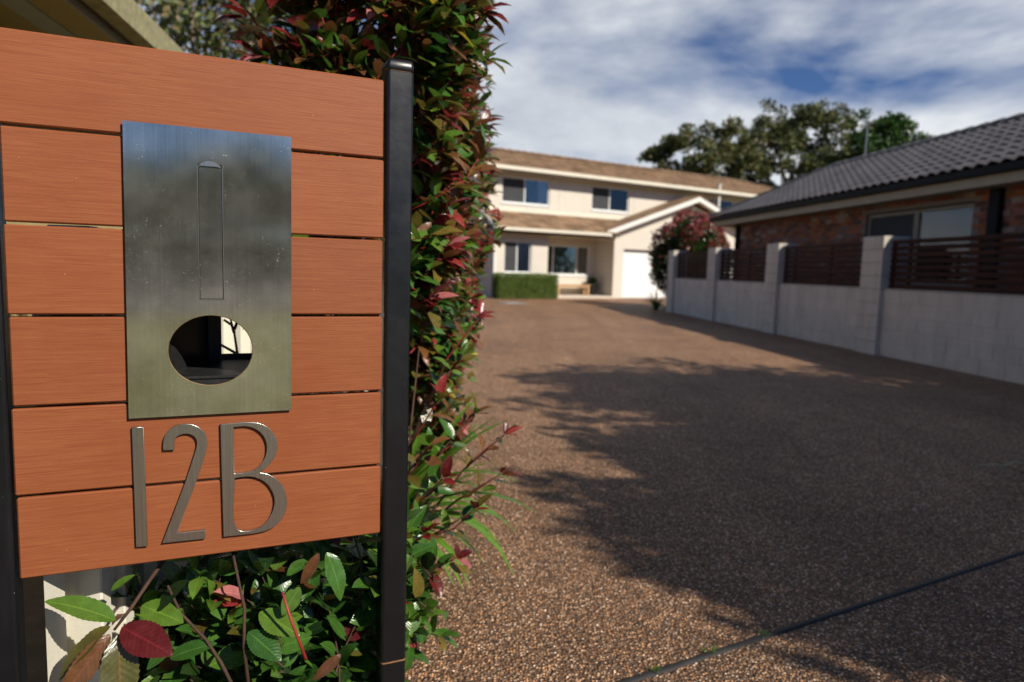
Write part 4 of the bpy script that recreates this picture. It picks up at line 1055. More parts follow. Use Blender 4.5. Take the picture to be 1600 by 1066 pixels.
props(scatter('foliage', it, TFAR, [LM['hedge'], LM['lime']], hg), kind='stuff')
mb = MB(); mb.box(-hw + 0.07, hw - 0.07, -hdp + 0.07, hdp - 0.06, 0.0, hh - 0.07); mb.build('shade_core', simple('hedge_core', (0.05, 0.06, 0.018), 0.95, 0.3), hg)  # solid dark core stands in for shade inside the hedge

def tree(name, base, height, lean, crown_pts, mats, weights, leafL, nleaf, label, group=None, trunk_r=0.22, seed=1, cat='tree', up=0.2, spread=(1, 1, 0.7), limbs=None, bark='bark'):
    """crown_pts: list of (offset vector, radius); limbs run from the trunk to each clump"""
    r = random.Random(seed); root = empty(name, base, None, label=label, cat=cat, group=group)
    tr = MB(); top = Vector(lean) + Vector((0, 0, height * 0.55))
    path = [Vector((0, 0, -0.2))] + [top * (k / 5) + Vector((r.gauss(0, 0.12), r.gauss(0, 0.12), 0)) * trunk_r * 2 for k in range(1, 6)]
    tr.tube(path, [trunk_r * (1.25 - 0.12 * k) for k in range(6)], 8); tr.build('trunk', M[bark], root, smooth=True)
    lm_ = MB(); it = []
    for (c, rad) in crown_pts:
        c = Vector(c); s_ = path[r.choice((3, 4, 5))]; midp = s_.lerp(c, 0.5) + Vector((r.gauss(0, .2), r.gauss(0, .2), r.uniform(0.0, 0.4))) * (c - s_).length * 0.25
        lm_.tube([s_, midp, c], [trunk_r * 0.42, trunk_r * 0.24, trunk_r * 0.1], 5)
        subs = [c + Vector((r.gauss(0, 1) * spread[0], r.gauss(0, 1) * spread[1], r.gauss(0, 1) * spread[2])) * rad * 0.62 for _ in range(10)]
        for sc_ in subs: lm_.tube([c, c.lerp(sc_, 0.6) + rv(r, rad * 0.05), sc_], [trunk_r * 0.1, trunk_r * 0.06, trunk_r * 0.03], 4)
        for k in range(int(nleaf)):
            sc_ = r.choice(subs); q = rv(r).normalized() * (r.random() ** 0.45) * rad * 0.42
            p = sc_ + Vector((q.x * spread[0], q.y * spread[1], q.z * spread[2]))
            d = (q.normalized() * 0.6 + rv(r, 0.7) + Vector((0, 0, up))).normalized()
            it.append((r.randrange(2), int(pick(r, weights)), orient(p, d, rv(r) + Vector((0, 0, 0.8)), leafL * r.uniform(0.7, 1.35))))
    lm_.build('limbs', M[bark], root, smooth=True)
    props(scatter('crown', it, TFAR, [LM[m] for m in mats], root), kind='stuff')
    return root
def polar(az, dist, z=0): return Vector((math.sin(R(az)) * dist, math.cos(R(az)) * dist, z))
def crown_at(base, lst, D, de=0.0, sc=1.0):
    """lst: (azimuth, elevation, radius, depth shift) of clumps seen at distance D"""
    out = []
    for az, el, rad, dz in lst:
        d = D + dz; p = polar(az, d, CAMH + d * math.tan(R(el - de))); out.append((p - Vector(base), rad * sc))
    return out
D = 54.0
b1 = polar(15.0, D)
tree('gum_tree', b1, 10, (0.3, 0, 0), crown_at(b1, [(10.9, 9.6, 1.0, 0), (12.0, 9.9, 1.1, 1), (11.2, 8.3, 0.9, -1), (13.2, 10.5, 1.25, -1), (13.6, 9.2, 1.2, 1), (14.8, 11.0, 1.3, 0), (15.2, 9.6, 1.3, -2), (16.4, 11.2, 1.2, 1), (16.6, 9.8, 1.3, 0), (17.5, 10.6, 1.1, 2), (12.6, 7.8, 1.2, 0), (14.6, 7.8, 1.3, 0), (16.4, 8.0, 1.3, 1), (17.8, 8.9, 1.1, -1), (13.4, 6.6, 1.2, 0), (15.8, 6.3, 1.2, 0)], D, 0.5, 0.9),
     ['gumb', 'gum', 'dark'], {0: 35, 1: 52, 2: 13}, 0.29, 950, 'brownish gum tree with airy crown, lowest and leftmost above the roof', 'gum trees beyond the houses', 0.24, 11)
b2 = polar(21.3, D + 4)
tree('gum_tree', b2, 12, (0.2, 0, 0), crown_at(b2, [(18.7, 11.4, 1.3, 0), (18.4, 10.0, 1.3, 0), (19.6, 12.5, 1.4, 0), (20.9, 13.0, 1.4, 1), (20.2, 11.4, 1.6, -1), (22.0, 12.9, 1.3, 0), (21.7, 11.3, 1.6, 0), (23.2, 13.1, 1.2, 1), (24.3, 12.4, 1.2, 0), (23.3, 11.4, 1.3, 2), (22.6, 9.8, 1.5, 0), (20.6, 9.6, 1.5, 1), (19.0, 8.4, 1.3, 0), (21.2, 8.1, 1.3, 0), (23.8, 10.2, 1.3, 0), (24.6, 8.9, 1.3, 0), (22.6, 7.6, 1.3, 0), (18.0, 7.4, 1.3, 0), (20.0, 7.0, 1.3, 0), (24.2, 7.6, 1.3, 0)], D + 4, 1.4, 0.92),
     ['gum', 'gumb', 'dark'], {0: 62, 1: 22, 2: 16}, 0.29, 950, 'tallest green gum tree with white gaps, between the other two trees', 'gum trees beyond the houses', 0.3, 12)
b3 = polar(27.0, D + 6)
tree('broad_tree', b3, 10, (0, 0, 0), crown_at(b3, [(25.5, 11.9, 1.3, 0), (26.9, 12.3, 1.5, 0), (28.1, 11.8, 1.4, 0), (29.1, 10.9, 1.2, 0), (28.2, 10.4, 1.5, 1), (26.6, 10.9, 1.6, -1), (25.3, 10.3, 1.4, 0), (29.3, 9.8, 1.1, 0), (27.2, 9.3, 1.5, 0), (25.4, 8.8, 1.4, 0), (29.0, 8.8, 1.3, 0), (26.4, 7.8, 1.4, 0)], D + 6, 1.6, 0.95),
     ['dark', 'green', 'gum'], {0: 40, 1: 45, 2: 15}, 0.30, 1150, 'dense dark green rounded tree rising behind the charcoal roof', 'trees beyond the houses', 0.3, 13)
b4 = polar(-25.0, 17.0)
tree('gum_tree', b4, 8, (0.2, 0, 0), crown_at(b4, [(-27.5, 20, 1.0, 0), (-25.5, 21, 1.1, 0), (-23.6, 20, 1.0, 1), (-21.6, 21, 1.1, 0), (-26.3, 17.5, 1.0, 1), (-24.6, 18.5, 1.0, -1), (-22.6, 18, 1.0, 0), (-21.0, 17.5, 1.0, 0), (-19.5, 19.5, 1.0, 0), (-25.0, 15.5, 0.9, 0), (-23.0, 15.5, 1.0, 0), (-21.0, 15.0, 1.0, 1), (-18.5, 16.5, 1.0, 0), (-24, 23.5, 1.2, 0), (-20.5, 24, 1.1, 0)], 17.0),
     ['gum', 'gumb', 'dark'], {0: 60, 1: 25, 2: 15}, 0.16, 420, 'olive feathery tree behind neighbour gutter at upper left', None, 0.17, 14)
# garden tree just right of the view: casts the big shade on the driveway
b5 = Vector((8.35, 1.35, 0))
cp = []
rr_ = random.Random(21)
sh = Vector((-1.054, 0.823))
# domed crown, then trimmed and filled to shape its shade on the driveway
for k in range(110):
    while True:
        x, y = rr_.uniform(-1, 1), rr_.uniform(-1, 1)
        if x * x + y * y < 1: break
    z = rr_.uniform(-0.75, 1.15) * math.sqrt(1 - x * x - y * y)
    cp.append((Vector((x * 3.0, y * 2.9, 4.55 + z)), 0.8))
for k in range(26):  # clumps added to carry shade onto the near slab
    x, y = rr_.uniform(-1.4, 2.4), rr_.uniform(-5.0, -2.6)
    cp.append((Vector((x, y, 4.2 + rr_.uniform(-0.5, 0.6))), 0.8))
cp = [(c_ + Vector((0.40, -0.30, 0)), q_) for c_, q_ in cp]
for k in range(26):  # clumps added to stretch the shade nearer the camera
    cp.append((Vector((rr_.uniform(-2.6, -0.8), rr_.uniform(-3.3, -1.6), 4.3 + rr_.uniform(-0.5, 0.5))), 0.72))
cp = [(c_, q_) for c_, q_ in cp if b5.x + c_.x - 1.054 * c_.z > (2.05 if b5.y + c_.y + 0.823 * c_.z < 4.4 else (1.55 if b5.y + c_.y + 0.823 * c_.z < 6.2 else 1.15))]  # drops clumps whose shade would fall too far left
for k in range(60):                       # clumps added to fill the shade on the driveway
    gx, gy, h_ = rr_.uniform(1.6, 3.4), rr_.uniform(2.9, 7.2), rr_.uniform(3.9, 5.0)
    cp.append((Vector((gx + 1.054 * h_ - b5.x, gy - 0.823 * h_ - b5.y, h_)), 0.78))
for k in range(26):  # clumps added to close a gap in the near shade
    gx, gy, h_ = rr_.uniform(1.45, 2.9), rr_.uniform(2.3, 4.2), rr_.uniform(3.9, 4.8)
    cp.append((Vector((gx + 1.054 * h_ - b5.x, gy - 0.823 * h_ - b5.y, h_)), 0.62))
tree('garden_tree', b5, 5.2, (0.1, 0, 0), cp, ['green', 'dark', 'gum'], {0: 50, 1: 35, 2: 15}, 0.17, 420, 'leafy garden tree standing right of the driveway', None, 0.16, 15)

# photinia ball at the far end of the wall
fb = Vector((5.75, 22.9, 0))
ph = empty('photinia_shrub', fb, None, label='rounded photinia shrub with pink red top behind the last wall post', cat='shrub', group='photinia shrubs')
it = []; r = random.Random(5); st = MB()
for k in range(9):
    a = r.uniform(0, 6.28); st.tube([(0.1 * math.cos(a), 0.1 * math.sin(a), 0), (0.4 * math.cos(a), 0.4 * math.sin(a), 1.1), (0.7 * math.cos(a), 0.7 * math.sin(a), 2.1)], [0.03, 0.02, 0.01], 5)
st.build('stems', M['stem'], ph)
for k in range(20000):
    d = rv(r).normalized()
    rad = (0.97 + 0.26 * mnoise.noise(d * 2.2 + Vector((3, 1, 0))) + 0.08 * mnoise.noise(d * 6.0)) * (r.random() ** 0.2)
    zz_ = d.z * 1.5 * rad
    cxy = math.hypot(d.x, d.y) + 1e-6; f = min(1.0, (1 - min(1, abs(d.z)) ** 3.0) / cxy * 1.0) if d.z < 0.3 else 1.0
    p = Vector((d.x * 1.25 * rad * f, d.y * 1.1 * rad * f, 1.62 + zz_))
    if p.z < 0.10: continue
    hi = p.z / 3.1 + 0.30 * mnoise.noise(p * 2.0) + (0.05 if rad > 0.88 else -0.5)
    mk = (0 if r.random() < 0.42 else (1 if r.random() < 0.6 else r.choice((2, 3)))) if hi > 0.72 else (1 if hi > 0.60 and r.random() < 0.4 else (2 if r.random() < 0.6 else (3 if r.random() < 0.5 else 4)))
    dd = (d + rv(r, 0.6) + Vector((0, 0, 0.5))).normalized()
    it.append((r.randrange(2), mk, orient(p, dd, rv(r) + d, r.uniform(0.08, 0.14))))
mb = MB(); mb.lathe([(0.0, 0.25), (0.5, 0.4), (0.72, 1.1), (0.72, 1.9), (0.45, 2.5), (0.0, 2.7)], 12); mb.build('shade_core', simple('shrub_core', (0.02, 0.016, 0.008), 0.95, 0.3), ph)  # solid dark core stands in for shade among the inner leaves
props(scatter('foliage', it, TFAR, [LM['pink'], LM['red'], LM['dark'], LM['green'], LM['maroon']], ph), kind='stuff')

# strappy plants
BL = []
def blade(nseg, wid, droop, fold=0.35):
    V, F, A = [], [], []
    for i in range(nseg + 1):
        t_ = i / nseg; a = R(78) - droop * t_ ** 1.3
        if i == 0: y = z = 0.0
        else: y += math.cos(a) / nseg; z += math.sin(a) / nseg
        w = wid * (1 - t_ ** 2.2) * (0.55 + 0.45 * min(1, t_ * 4)) + 0.0008
        V += [(-w, y, z + fold * w), (0, y, z), (w, y, z + fold * w)]; A += [(t_, -1, 0), (t_, 0, 0), (t_, 1, 0)]
    for i in range(nseg): a = 3 * i; F += [(a, a + 1, a + 4, a + 3), (a + 1, a + 2, a + 5, a + 4)]
    return np.array(V, np.float32), F, np.array(A, np.float32)
for dr_ in (R(60), R(95), R(125), R(40)): BL.append(leaf_mesh(blade(9, 0.022, dr_), LM['strap']))
BLD = [leaf_mesh(blade(9, 0.022, dr_), LM['green']) for dr_ in (R(60), R(95), R(125))]
def strappy(loc, n, L, label, seed, group='strap leaved plants', dark=False, wide=1.0, tilt=(-0.15, 0.35)):
    r = random.Random(seed); root = empty('strappy_plant', loc, None, label=label, cat='plant', group=group)
    for k in range(n):
        a = r.uniform(0, 2 * math.pi); tl_ = r.uniform(*tilt); l_ = L * r.uniform(0.6, 1.2)
        m = Matrix.Translation((r.gauss(0, .03), r.gauss(0, .03), 0.0)) @ Matrix.Rotation(a, 4, 'Z') @ Matrix.Rotation(-tl_, 4, 'X') @ Matrix.Diagonal((l_ * wide, l_, l_, 1))
        link('leaf', r.choice(BLD if dark else BL), root, mat=m)
    return root
strappy((-0.47, 2.40, 0.02), 120, 0.68, 'bright green strap leaved clump arching out at the hedge foot', 31, wide=1.9, tilt=(-0.25, 0.12))
strappy((-0.50, 4.1, 0), 34, 0.55, 'strap leaved clump farther along the hedge foot', 32)
strappy((2.98, 3.62, 0), 26, 0.46, 'shaded strap leaved plant at right edge of driveway', 33, dark=True, wide=1.2)
strappy((4.42, 21.4, 0), 70, 0.75, 'small dark green plant at foot of the last wall post', 34, dark=True)

# ------------------------------------------------------------------ photinia hedge beside the driveway
KEYS = ['green', 'lime', 'olive', 'bronze', 'maroon', 'red', 'dark', 'yellow', 'pink']
def twig_leaves(r, items, stems, tipp, d, L, n, w, leafL, tipred=0.4, tn=4):
    """a shoot ending at tipp: n alternate leaves plus a tuft of new growth"""
    base = tipp - d * L; bend = rv(r, 0.12) * L
    pts = [base, base.lerp(tipp, 0.5) + bend * 0.3, tipp]; stems.append((pts, [0.0026, 0.002, 0.0012]))
    hue = r.random(); ph_ = r.uniform(0, 6.28)
    side = d.cross(Vector((0.3, 0.2, 1))).normalized(); oth = d.cross(side)
    for i in range(n):
        t_ = 0.12 + 0.8 * i / n; p = pts[0].lerp(pts[1], min(1, t_ * 2)) if t_ < 0.5 else pts[1].lerp(pts[2], t_ * 2 - 1)
        a = ph_ + i * 2.4; out = side * math.cos(a) + oth * math.sin(a)
        ld = (out * 0.9 + d * 0.55 + rv(r, 0.15)).normalized()
        mk = pick(r, w)
        items.append((r.randrange(4), mk, orient(p, ld, Vector((0, 0, 1)) * 0.7 + sun_dir * 0.5 + rv(r, 0.35), leafL * r.uniform(0.75, 1.2)), leafL))
    red = r.random() < tipred * (1.6 if mnoise.noise(tipp * 2.2) > 0.0 else 0.35)
    for i in range(tn):
        a = ph_ + i * 1.57 + 0.5; out = side * math.cos(a) + oth * math.sin(a)
        ld = (out * 0.55 + d * 0.9 + rv(r, 0.12)).normalized()
        mk = pick(r, {'red': 5, 'maroon': 4, 'bronze': 3, 'pink': 1.5}) if red else pick(r, w)
        items.append((r.choice((0, 2)), mk, orient(tipp, ld, Vector((0, 0, 1)) + sun_dir * 0.6 + rv(r, 0.3), leafL * r.uniform(0.7, 1.1)), leafL))
def photinia(loc, boxes, ntwig, w, label, seed, npart, leafL=0.068, tipred=0.4, nst=8, group='photinia shrubs', hgt=2.6, gap=False):
    r = random.Random(seed); L0 = Vector(loc); root = empty('photinia_shrub', loc, None, label=label, cat='shrub', group=group)
    items, stems = [], []
    tot = sum(b[2] for b in boxes)
    for (lo, hi, wt_) in boxes:
        lo, hi = Vector(lo), Vector(hi); c = (lo + hi) / 2; hf = (hi - lo) / 2
        for k in range(int(ntwig * wt_ / tot)):
            u = Vector((r.uniform(-1, 1), r.uniform(-1, 1), r.uniform(-1, 1)))
            ax = r.choice((0, 0, 0, 1, 1, 2)) if r.random() < 0.75 else 3      # most shoots end at the outer skin
            if ax < 3: u[ax] = (1 if (ax == 0 and r.random() < 0.85) or (ax == 2) else -1) * r.uniform(0.8, 1.0)
            p = c + Vector((u.x * hf.x, u.y * hf.y, u.z * hf.z)); p += Vector((0.09, 0.03, 0.03)) * mnoise.noise(p * 2.6) + Vector((0.05, 0.03, 0.03)) * mnoise.noise(p * 7.0)
            if ax == 0 and r.random() < 0.14: p.x += r.uniform(0.02, 0.06)
            if gap:
                q = p - Vector((-0.84, 2.15, 0.95)); tt = max(0, q.dot(sun_dir)); 
                if (q - sun_dir * tt).length < 0.22 and tt < 1.2: continue
            d = (Vector((u.x * 0.8, u.y * 0.5, 0.35 + 0.4 * max(0, u.z))) + rv(r, 0.3)).normalized()
            twig_leaves(r, items, stems, p - L0, d, r.uniform(0.12, 0.22), r.randint(6, 9), w, leafL, tipred)
    items = [(a, b, c_, d_) for a, b, c_, d_ in items]
    sm = MB()
    for k in range(nst):
        a = r.uniform(0, 6.28); top = Vector((r.uniform(-0.15, 0.25), r.uniform(0.0, 0.35), hgt * r.uniform(0.5, 0.8)))
        b0_ = Vector((0.06 * math.cos(a), 0.12 * math.sin(a), -0.05)); m_ = b0_.lerp(top, 0.5) + Vector((r.gauss(0, .06), r.gauss(0, .06), 0))
        sm.tube([b0_, b0_.lerp(m_, .5) + rv(r, .015), m_, m_.lerp(top, .5) + rv(r, .02), top], [0.011, 0.010, 0.008, 0.006, 0.003], 6)
    sm.build('stems', M['stem'], root, smooth=True)
    tw = MB()
    for pts, rad in stems: tw.tube(pts, rad, 4, cap=False)
    props(tw.build('twigs', M['stem_red'], root, smooth=True), kind='stuff')
    lay_leaves(root, items, npart, KEYS)
    return root
WH = {'green': 24, 'olive': 28, 'bronze': 20, 'dark': 10, 'maroon': 4, 'red': 2, 'lime': 18, 'yellow': 1}
WL = {'green': 52, 'lime': 22, 'dark': 16, 'olive': 5, 'bronze': 4, 'maroon': 1}
photinia((-0.52, 2.15, 0), [((-0.78, 1.88, 1.42), (-0.165, 2.65, 2.75), 8), ((-0.74, 1.82, 1.05), (-0.215, 2.6, 1.42), 3), ((-0.62, 2.5, 0.72), (-0.26, 2.9, 1.05), 2)], 980, WH,
         'tall photinia shrub with red tips rising directly behind the letterbox', 41, 290, 0.088, 0.30, gap=True)
photinia((-0.60, 3.15, 0), [((-1.0, 2.65, 0.85), (-0.17, 3.7, 2.6), 10), ((-0.6, 2.7, 0.4), (-0.24, 3.6, 0.85), 2)], 640, WH,
         'photinia shrub standing behind the tall one along the driveway', 42, 250, 0.072, 0.32)
photinia((-0.75, 4.5, 0), [((-1.1, 3.7, 0.6), (-0.30, 5.4, 2.2), 10)], 420, WH,
         'farthest photinia shrub of the hedge row beside the driveway', 43, 120, 0.07, 0.35)
# low sparse shoots leaning out over the gravel right of the post
r = random.Random(77)
lo = empty('photinia_shrub', (-0.33, 1.95, 0), None, label='low sparse photinia shoots with pink tips leaning over gravel beside post', cat='shrub', group='photinia shrubs')
items, stems = [], []
shoots = [((-0.015, 2.0, 0.66), 0.42), ((-0.02, 1.86, 0.585), 0.4), ((-0.10, 1.90, 0.74), 0.4), ((-0.09, 1.80, 0.50), 0.3), ((-0.13, 1.72, 0.40), 0.3), ((-0.17, 1.75, 0.60), 0.3), ((-0.16, 1.66, 0.22), 0.3),
          ((-0.19, 1.8, 0.80), 0.3), ((-0.14, 1.95, 0.90), 0.3), ((-0.20, 1.6, 0.30), 0.25), ((-0.20, 1.62, 0.50), 0.25), ((-0.10, 2.05, 1.0), 0.3), ((-0.22, 1.58, 0.12), 0.2), ((-0.2, 1.7, 0.7), 0.25)]
Lr = lo.location.copy(); cane = MB()
for k, (tp, ll) in enumerate(shoots):
    tp = Vector(tp) - Lr; root_p = Vector((r.gauss(-0.06, 0.05), r.gauss(0.05, 0.1), 0.0)); d = (tp - root_p * 0.6 - Vector((0, 0, 0.15))).normalized()
    d = (d + Vector((0.5, -0.1, 0.15))).normalized()
    st_ = tp - d * 0.16; cane.tube([root_p, root_p.lerp(st_, 0.5) + Vector((-0.04, 0.0, 0.05)), st_, tp], [0.005, 0.0042, 0.003, 0.0018], 6)
    twig_leaves(r, items, stems, tp, d, 0.17, 6, {'green': 30, 'olive': 20, 'lime': 15, 'bronze': 15, 'maroon': 10, 'red': 6}, 0.064, 0.75 if k in (0, 1, 3, 6) else 0.4, 4)
cane.build('canes', M['stem'], lo, smooth=True)
for p, q in stems:
    tw = MB(); tw.tube(p, q, 5, cap=False); tw.build('twig', M['stem_red'], lo, smooth=True)
lay_leaves(lo, items, 300, KEYS)

# green growth under the letterbox
r = random.Random(91)
ug = empty('photinia_shrub', (-0.50, 1.62, 0), None, label='low glossy green photinia growth below the letterbox panel', cat='shrub', group='photinia shrubs')
items, stems = [], []; Lr = ug.location.copy(); cane = MB(); canered = MB()
for k in range(360):
    x = r.uniform(-0.72, -0.22); tt = 0.05 + 0.42 * r.random() ** 1.5
    y = 1.151 + (x + 0.512) * 0.445 + tt + 0.03; z = r.uniform(0.16, 0.66 - 0.35 * tt)
    if x < -0.60: y += 0.12; z *= 0.8
    tp = Vector((x, y, z)) - Lr
    d = (Vector((r.gauss(0, 0.5), -0.35 + r.gauss(0, 0.4), 0.8))).normalized()
    twig_leaves(r, items, stems, tp, d, r.uniform(0.1, 0.18), r.randint(4, 6), WL, 0.077, 0.05, 3)
for k in range(12):
    a = Vector((r.uniform(-0.12, 0.2), r.uniform(-0.15, 0.15), -0.02)); b = Vector((a.x + r.uniform(-.12, .12), a.y + r.uniform(-.1, .1), r.uniform(0.6, 1.1)))
    cane.tube([a, a.lerp(b, 0.35) + rv(r, 0.015), a.lerp(b, 0.7) + rv(r, 0.015), b], [0.0048, 0.004, 0.0033, 0.0018], 7)
for ax_, ay_, bx_, by_, z0_, z1_ in ((0.10, -0.22, 0.05, -0.25, 0.40, 0.60), (-0.02, -0.2, -0.04, -0.22, 0.3, 0.66)):
    canered.tube([(ax_, ay_, z0_), ((ax_ + bx_) / 2 + .005, ay_, (z0_ + z1_) / 2), (bx_, by_, z1_)], [0.0035, 0.003, 0.0022], 7)
cane.build('canes', M['stem'], ug, smooth=True); canered.build('red_cane', M['stem_red'], ug, smooth=True)
tw = MB(); [tw.tube(p, q, 4, cap=False) for p, q in stems]; props(tw.build('twigs', M['stem'], ug, smooth=True), kind='stuff')
lay_leaves(ug, items, 290, KEYS)

# the large foreground sprig at lower left, leaf by leaf
HERO = {k: leaf_template(26, w_, f_, c_, serr=0.035, wave=wv, pet=0.05) for k, (w_, f_, c_, wv) in
        {'a': (0.19, 0.25, 0.35, 0.05), 'b': (0.27, 0.12, 0.12, 0.03), 'c': (0.16, 0.40, 0.5, 0.12), 'd': (0.21, 0.2, 0.6, 0.1)}.items()}
def ray_pt(x, y, depth):
    d = cam_f + cam_r * ((x - 800) / FPX) + cam_u * ((533 - y) / FPX); return Vector((0, 0, CAMH)) + d * depth
sprig_c = ray_pt(182, 972, 1.12)
sg = empty('photinia_sprig', sprig_c, None, label='large leafed sprig with glossy maroon leaf in front of the cream fence', cat='sprig', group=None)
def hero(tip, tipdepth, base, bdepth, key, mat, up, basep=None):
    p = ray_pt(base[0], base[1], bdepth); q = ray_pt(tip[0], tip[1], tipdepth); d = q - p; L = d.length
    me = leaf_mesh(HERO[key], LM[mat]); return link('leaf', me, sg, mat=Matrix.Translation(-sprig_c) @ orient(p, d, up, L))
tocam = (Vector((0, 0, CAMH)) - sprig_c).normalized()
hero((80, 926), 1.08, (186, 972), 1.12, 'a', 'lime', tocam * 0.6 + Vector((0, 0, 1)))
hero((268, 1020), 1.10, (186, 978), 1.12, 'b', 'maroon', tocam + Vector((0, 0, 0.5)))
hero((74, 1052), 1.07, (178, 975), 1.12, 'c', 'olive', tocam * 0.7 + Vector((-0.3, 0, 0.8)))
hero((88, 1100), 1.05, (176, 985), 1.12, 'c', 'bronze', tocam + Vector((0.2, 0, 0.3)))
hero((190, 1120), 1.06, (185, 985), 1.12, 'd', 'olive', tocam + Vector((0, 0, 0.2)))
hero((205, 895), 1.16, (172, 925), 1.15, 'a', 'lime', tocam * 0.5 + Vector((0, 0, 1)))
hero((285, 970), 1.18, (218, 945), 1.20, 'b', 'lime', tocam + Vector((0, 0, 0.6)))
hero((290, 905), 1.2, (240, 955), 1.2, 'b', 'dark', Vector((0, 0, 1)) + tocam * .4)
hero((225, 1045), 1.17, (275, 1000), 1.2, 'a', 'green', tocam + Vector((0, 0, 0.9)))
hero((330, 1000), 1.2, (262, 1030), 1.2, 'a', 'green', tocam + Vector((0, 0, 0.9)))
hero((468, 990), 1.22, (402, 955), 1.24, 'b', 'lime', tocam + Vector((0, 0, 0.7)))
hero((440, 962), 1.22, (470, 915), 1.24, 'b', 'lime', tocam + Vector((0, 0, 0.7)))
hero((490, 1064), 1.15, (535, 1020), 1.18, 'c', 'bronze', tocam + Vector((0, 0, 0.2)))
hero((545, 930), 1.2, (508, 860), 1.22, 'd', 'green', tocam + Vector((0.4, 0, 0.4)))
hero((470, 915), 1.2, (500, 862), 1.22, 'c', 'bronze', tocam + Vector((0, 0, 0.2)))
hero((440, 1030), 1.2, (385, 985), 1.22, 'b', 'green', tocam + Vector((0, 0, 0.8)))
mb = MB(); P = lambda x, y, d: ray_pt(x, y, d) - sprig_c
mb.tube([P(178, 985, 1.12), P(205, 950, 1.14), P(235, 905, 1.18), P(275, 850, 1.25)], [0.0022, 0.003, 0.0035, 0.004], 8)
mb.tube([P(262, 915, 1.2), P(282, 958, 1.2), P(322, 1000, 1.21), P(345, 1035, 1.2), P(378, 1100, 1.2)], [0.0022, 0.0025, 0.0028, 0.003, 0.0032], 8)
mb.tube([P(362, 855, 1.24), P(372, 905, 1.22), P(382, 950, 1.21), P(381, 1010, 1.21), P(392, 1100, 1.2)], [0.0024, 0.0026, 0.0028, 0.003, 0.003], 8)
mb.build('stem', M['stem'], sg, smooth=True)
mb = MB(); mb.tube([P(441, 925, 1.2), P(455, 970, 1.2), P(478, 1030, 1.2)], [0.002, 0.0026, 0.003], 8); mb.build('red_stem', M['stem_red'], sg, smooth=True)

# twigs seen through the letterbox opening
tg = empty('bare_twig', (-0.55, 1.62, 0.8), None, label='bare dark twig seen through the letterbox opening against cream fence', cat='twig')
mb = MB(); o_ = tg.location
tw_ = [((392, 620), (372, 560), (366, 520), (355, 480)), ((380, 562), (365, 550), (340, 536)), ((366, 520), (362, 508), (350, 500)), ((366, 515), (372, 500), (380, 470))]
for q in tw_: mb.tube([ray_pt(x, y, 1.62) - o_ for x, y in q], [0.004, 0.0034, 0.0028, 0.002][:len(q)], 6)
mb.build('branch', M['stem'], tg, smooth=True)

# weeds in the joint, a few dry leaves
def weed(t_, n, seed, label):
    r = random.Random(seed); p = j0 + jd * t_; root = empty('weed', (p.x, p.y, 0.004), None, label=label, cat='weed', group='weeds growing in the driveway joint')
    me = leaf_mesh(leaf_template(4, 0.12, 0.3, 0.5), LM['lime'])
    for k in range(n):
        a = r.uniform(0, 6.28); d = Vector((math.cos(a), math.sin(a), r.uniform(0.4, 1.4)))
        link('leaf', me, root, mat=orient((r.gauss(0, .006), r.gauss(0, .004), 0), d, (0, 0, 1), r.uniform(0.015, 0.03)))
weed(0.10, 9, 1, 'small green weed in driveway joint nearest the bottom edge')
weed(0.33, 11, 2, 'green weed tuft in driveway joint, middle of the three')
weed(0.55, 7, 3, 'tiny green weed in driveway joint farthest along it')
dlm = leaf_mesh(leaf_template(5, 0.2, 0.5, -0.4), M['deadleaf'])
for (x, y, L_, a, lb_) in ((2.62, 3.82, 0.07, 0.4, 'curled tan dead leaf on shaded driveway near right edge'), (2.50, 3.30, 0.06, 2.0, 'small dead leaf on shaded driveway beside strappy plant')):
    o = link('dead_leaf', dlm, None, mat=orient((x, y, 0.012), (math.cos(a), math.sin(a), 0.05), (0, 0, 1), L_)); props(o, label=lb_, cat='leaf', group='dead leaves on the driveway')

# ------------------------------------------------------------------ invented street behind the viewer, shaped for the steel plate's reflection
b6 = Vector((9, -34, 0))
def invented_street_tree(x, y, hgt, seed, label, s_=1.0):  # invented trees, sized for the dark band reflected in the plate
    r = random.Random(seed); cps = []
    for k in range(16):
        a = r.uniform(0, 6.28); q = math.sqrt(r.random()); cps.append((Vector((math.cos(a) * 3 * q * s_, math.sin(a) * 3 * q * s_, hgt * 0.62 + r.uniform(-1.0, 1.3) * s_)), 1.5 * s_))
    tree('invented_street_tree', (x, y, 0), hgt, (0, 0, 0), cps, ['green', 'dark', 'gum'], {0: 40, 1: 40, 2: 20}, 0.34, 260, label, 'invented street trees behind the viewer', 0.2, seed, bark='bark')
for i, (x, y, h_, s_, lb_) in enumerate(((9, -37, 7.0, 1.2, 'rounded invented street tree for the plate reflection, straight behind the viewer'), (14, -36, 6.4, 1.1, 'low invented street tree for the plate reflection, opposite the letterbox'),
        (18.5, -37, 8.0, 1.2, 'tall invented street tree for the plate reflection, beyond the low one'), (23, -36, 6.6, 1.1, 'invented street tree for the plate reflection, at the far corner'), (28, -38, 7.6, 1.2, 'invented street tree for the plate reflection, nearest the right'))):
    invented_street_tree(x, y, h_, 60 + i, lb_, s_)
ff = empty('invented_street_fence', (-12, -29.5, 0), 90, label='low grey timber fence invented across the street for the plate reflection', cat='fence')  # fence invented for the paler band in the plate's reflection
pm = MB(); pm.cbox(0, 0.24, 0, 0.03, 0, 1.25, 0.004); pme2 = pm.mesh('paling', M['slatgrey'])
for k in range(220): link('paling', pme2, ff, loc=(k * 0.25, 0, 0))
mb = MB(); mb.box(0, 55, 0.035, 0.08, 0.9, 1.0); mb.build('rail', M['slatgrey'], ff)

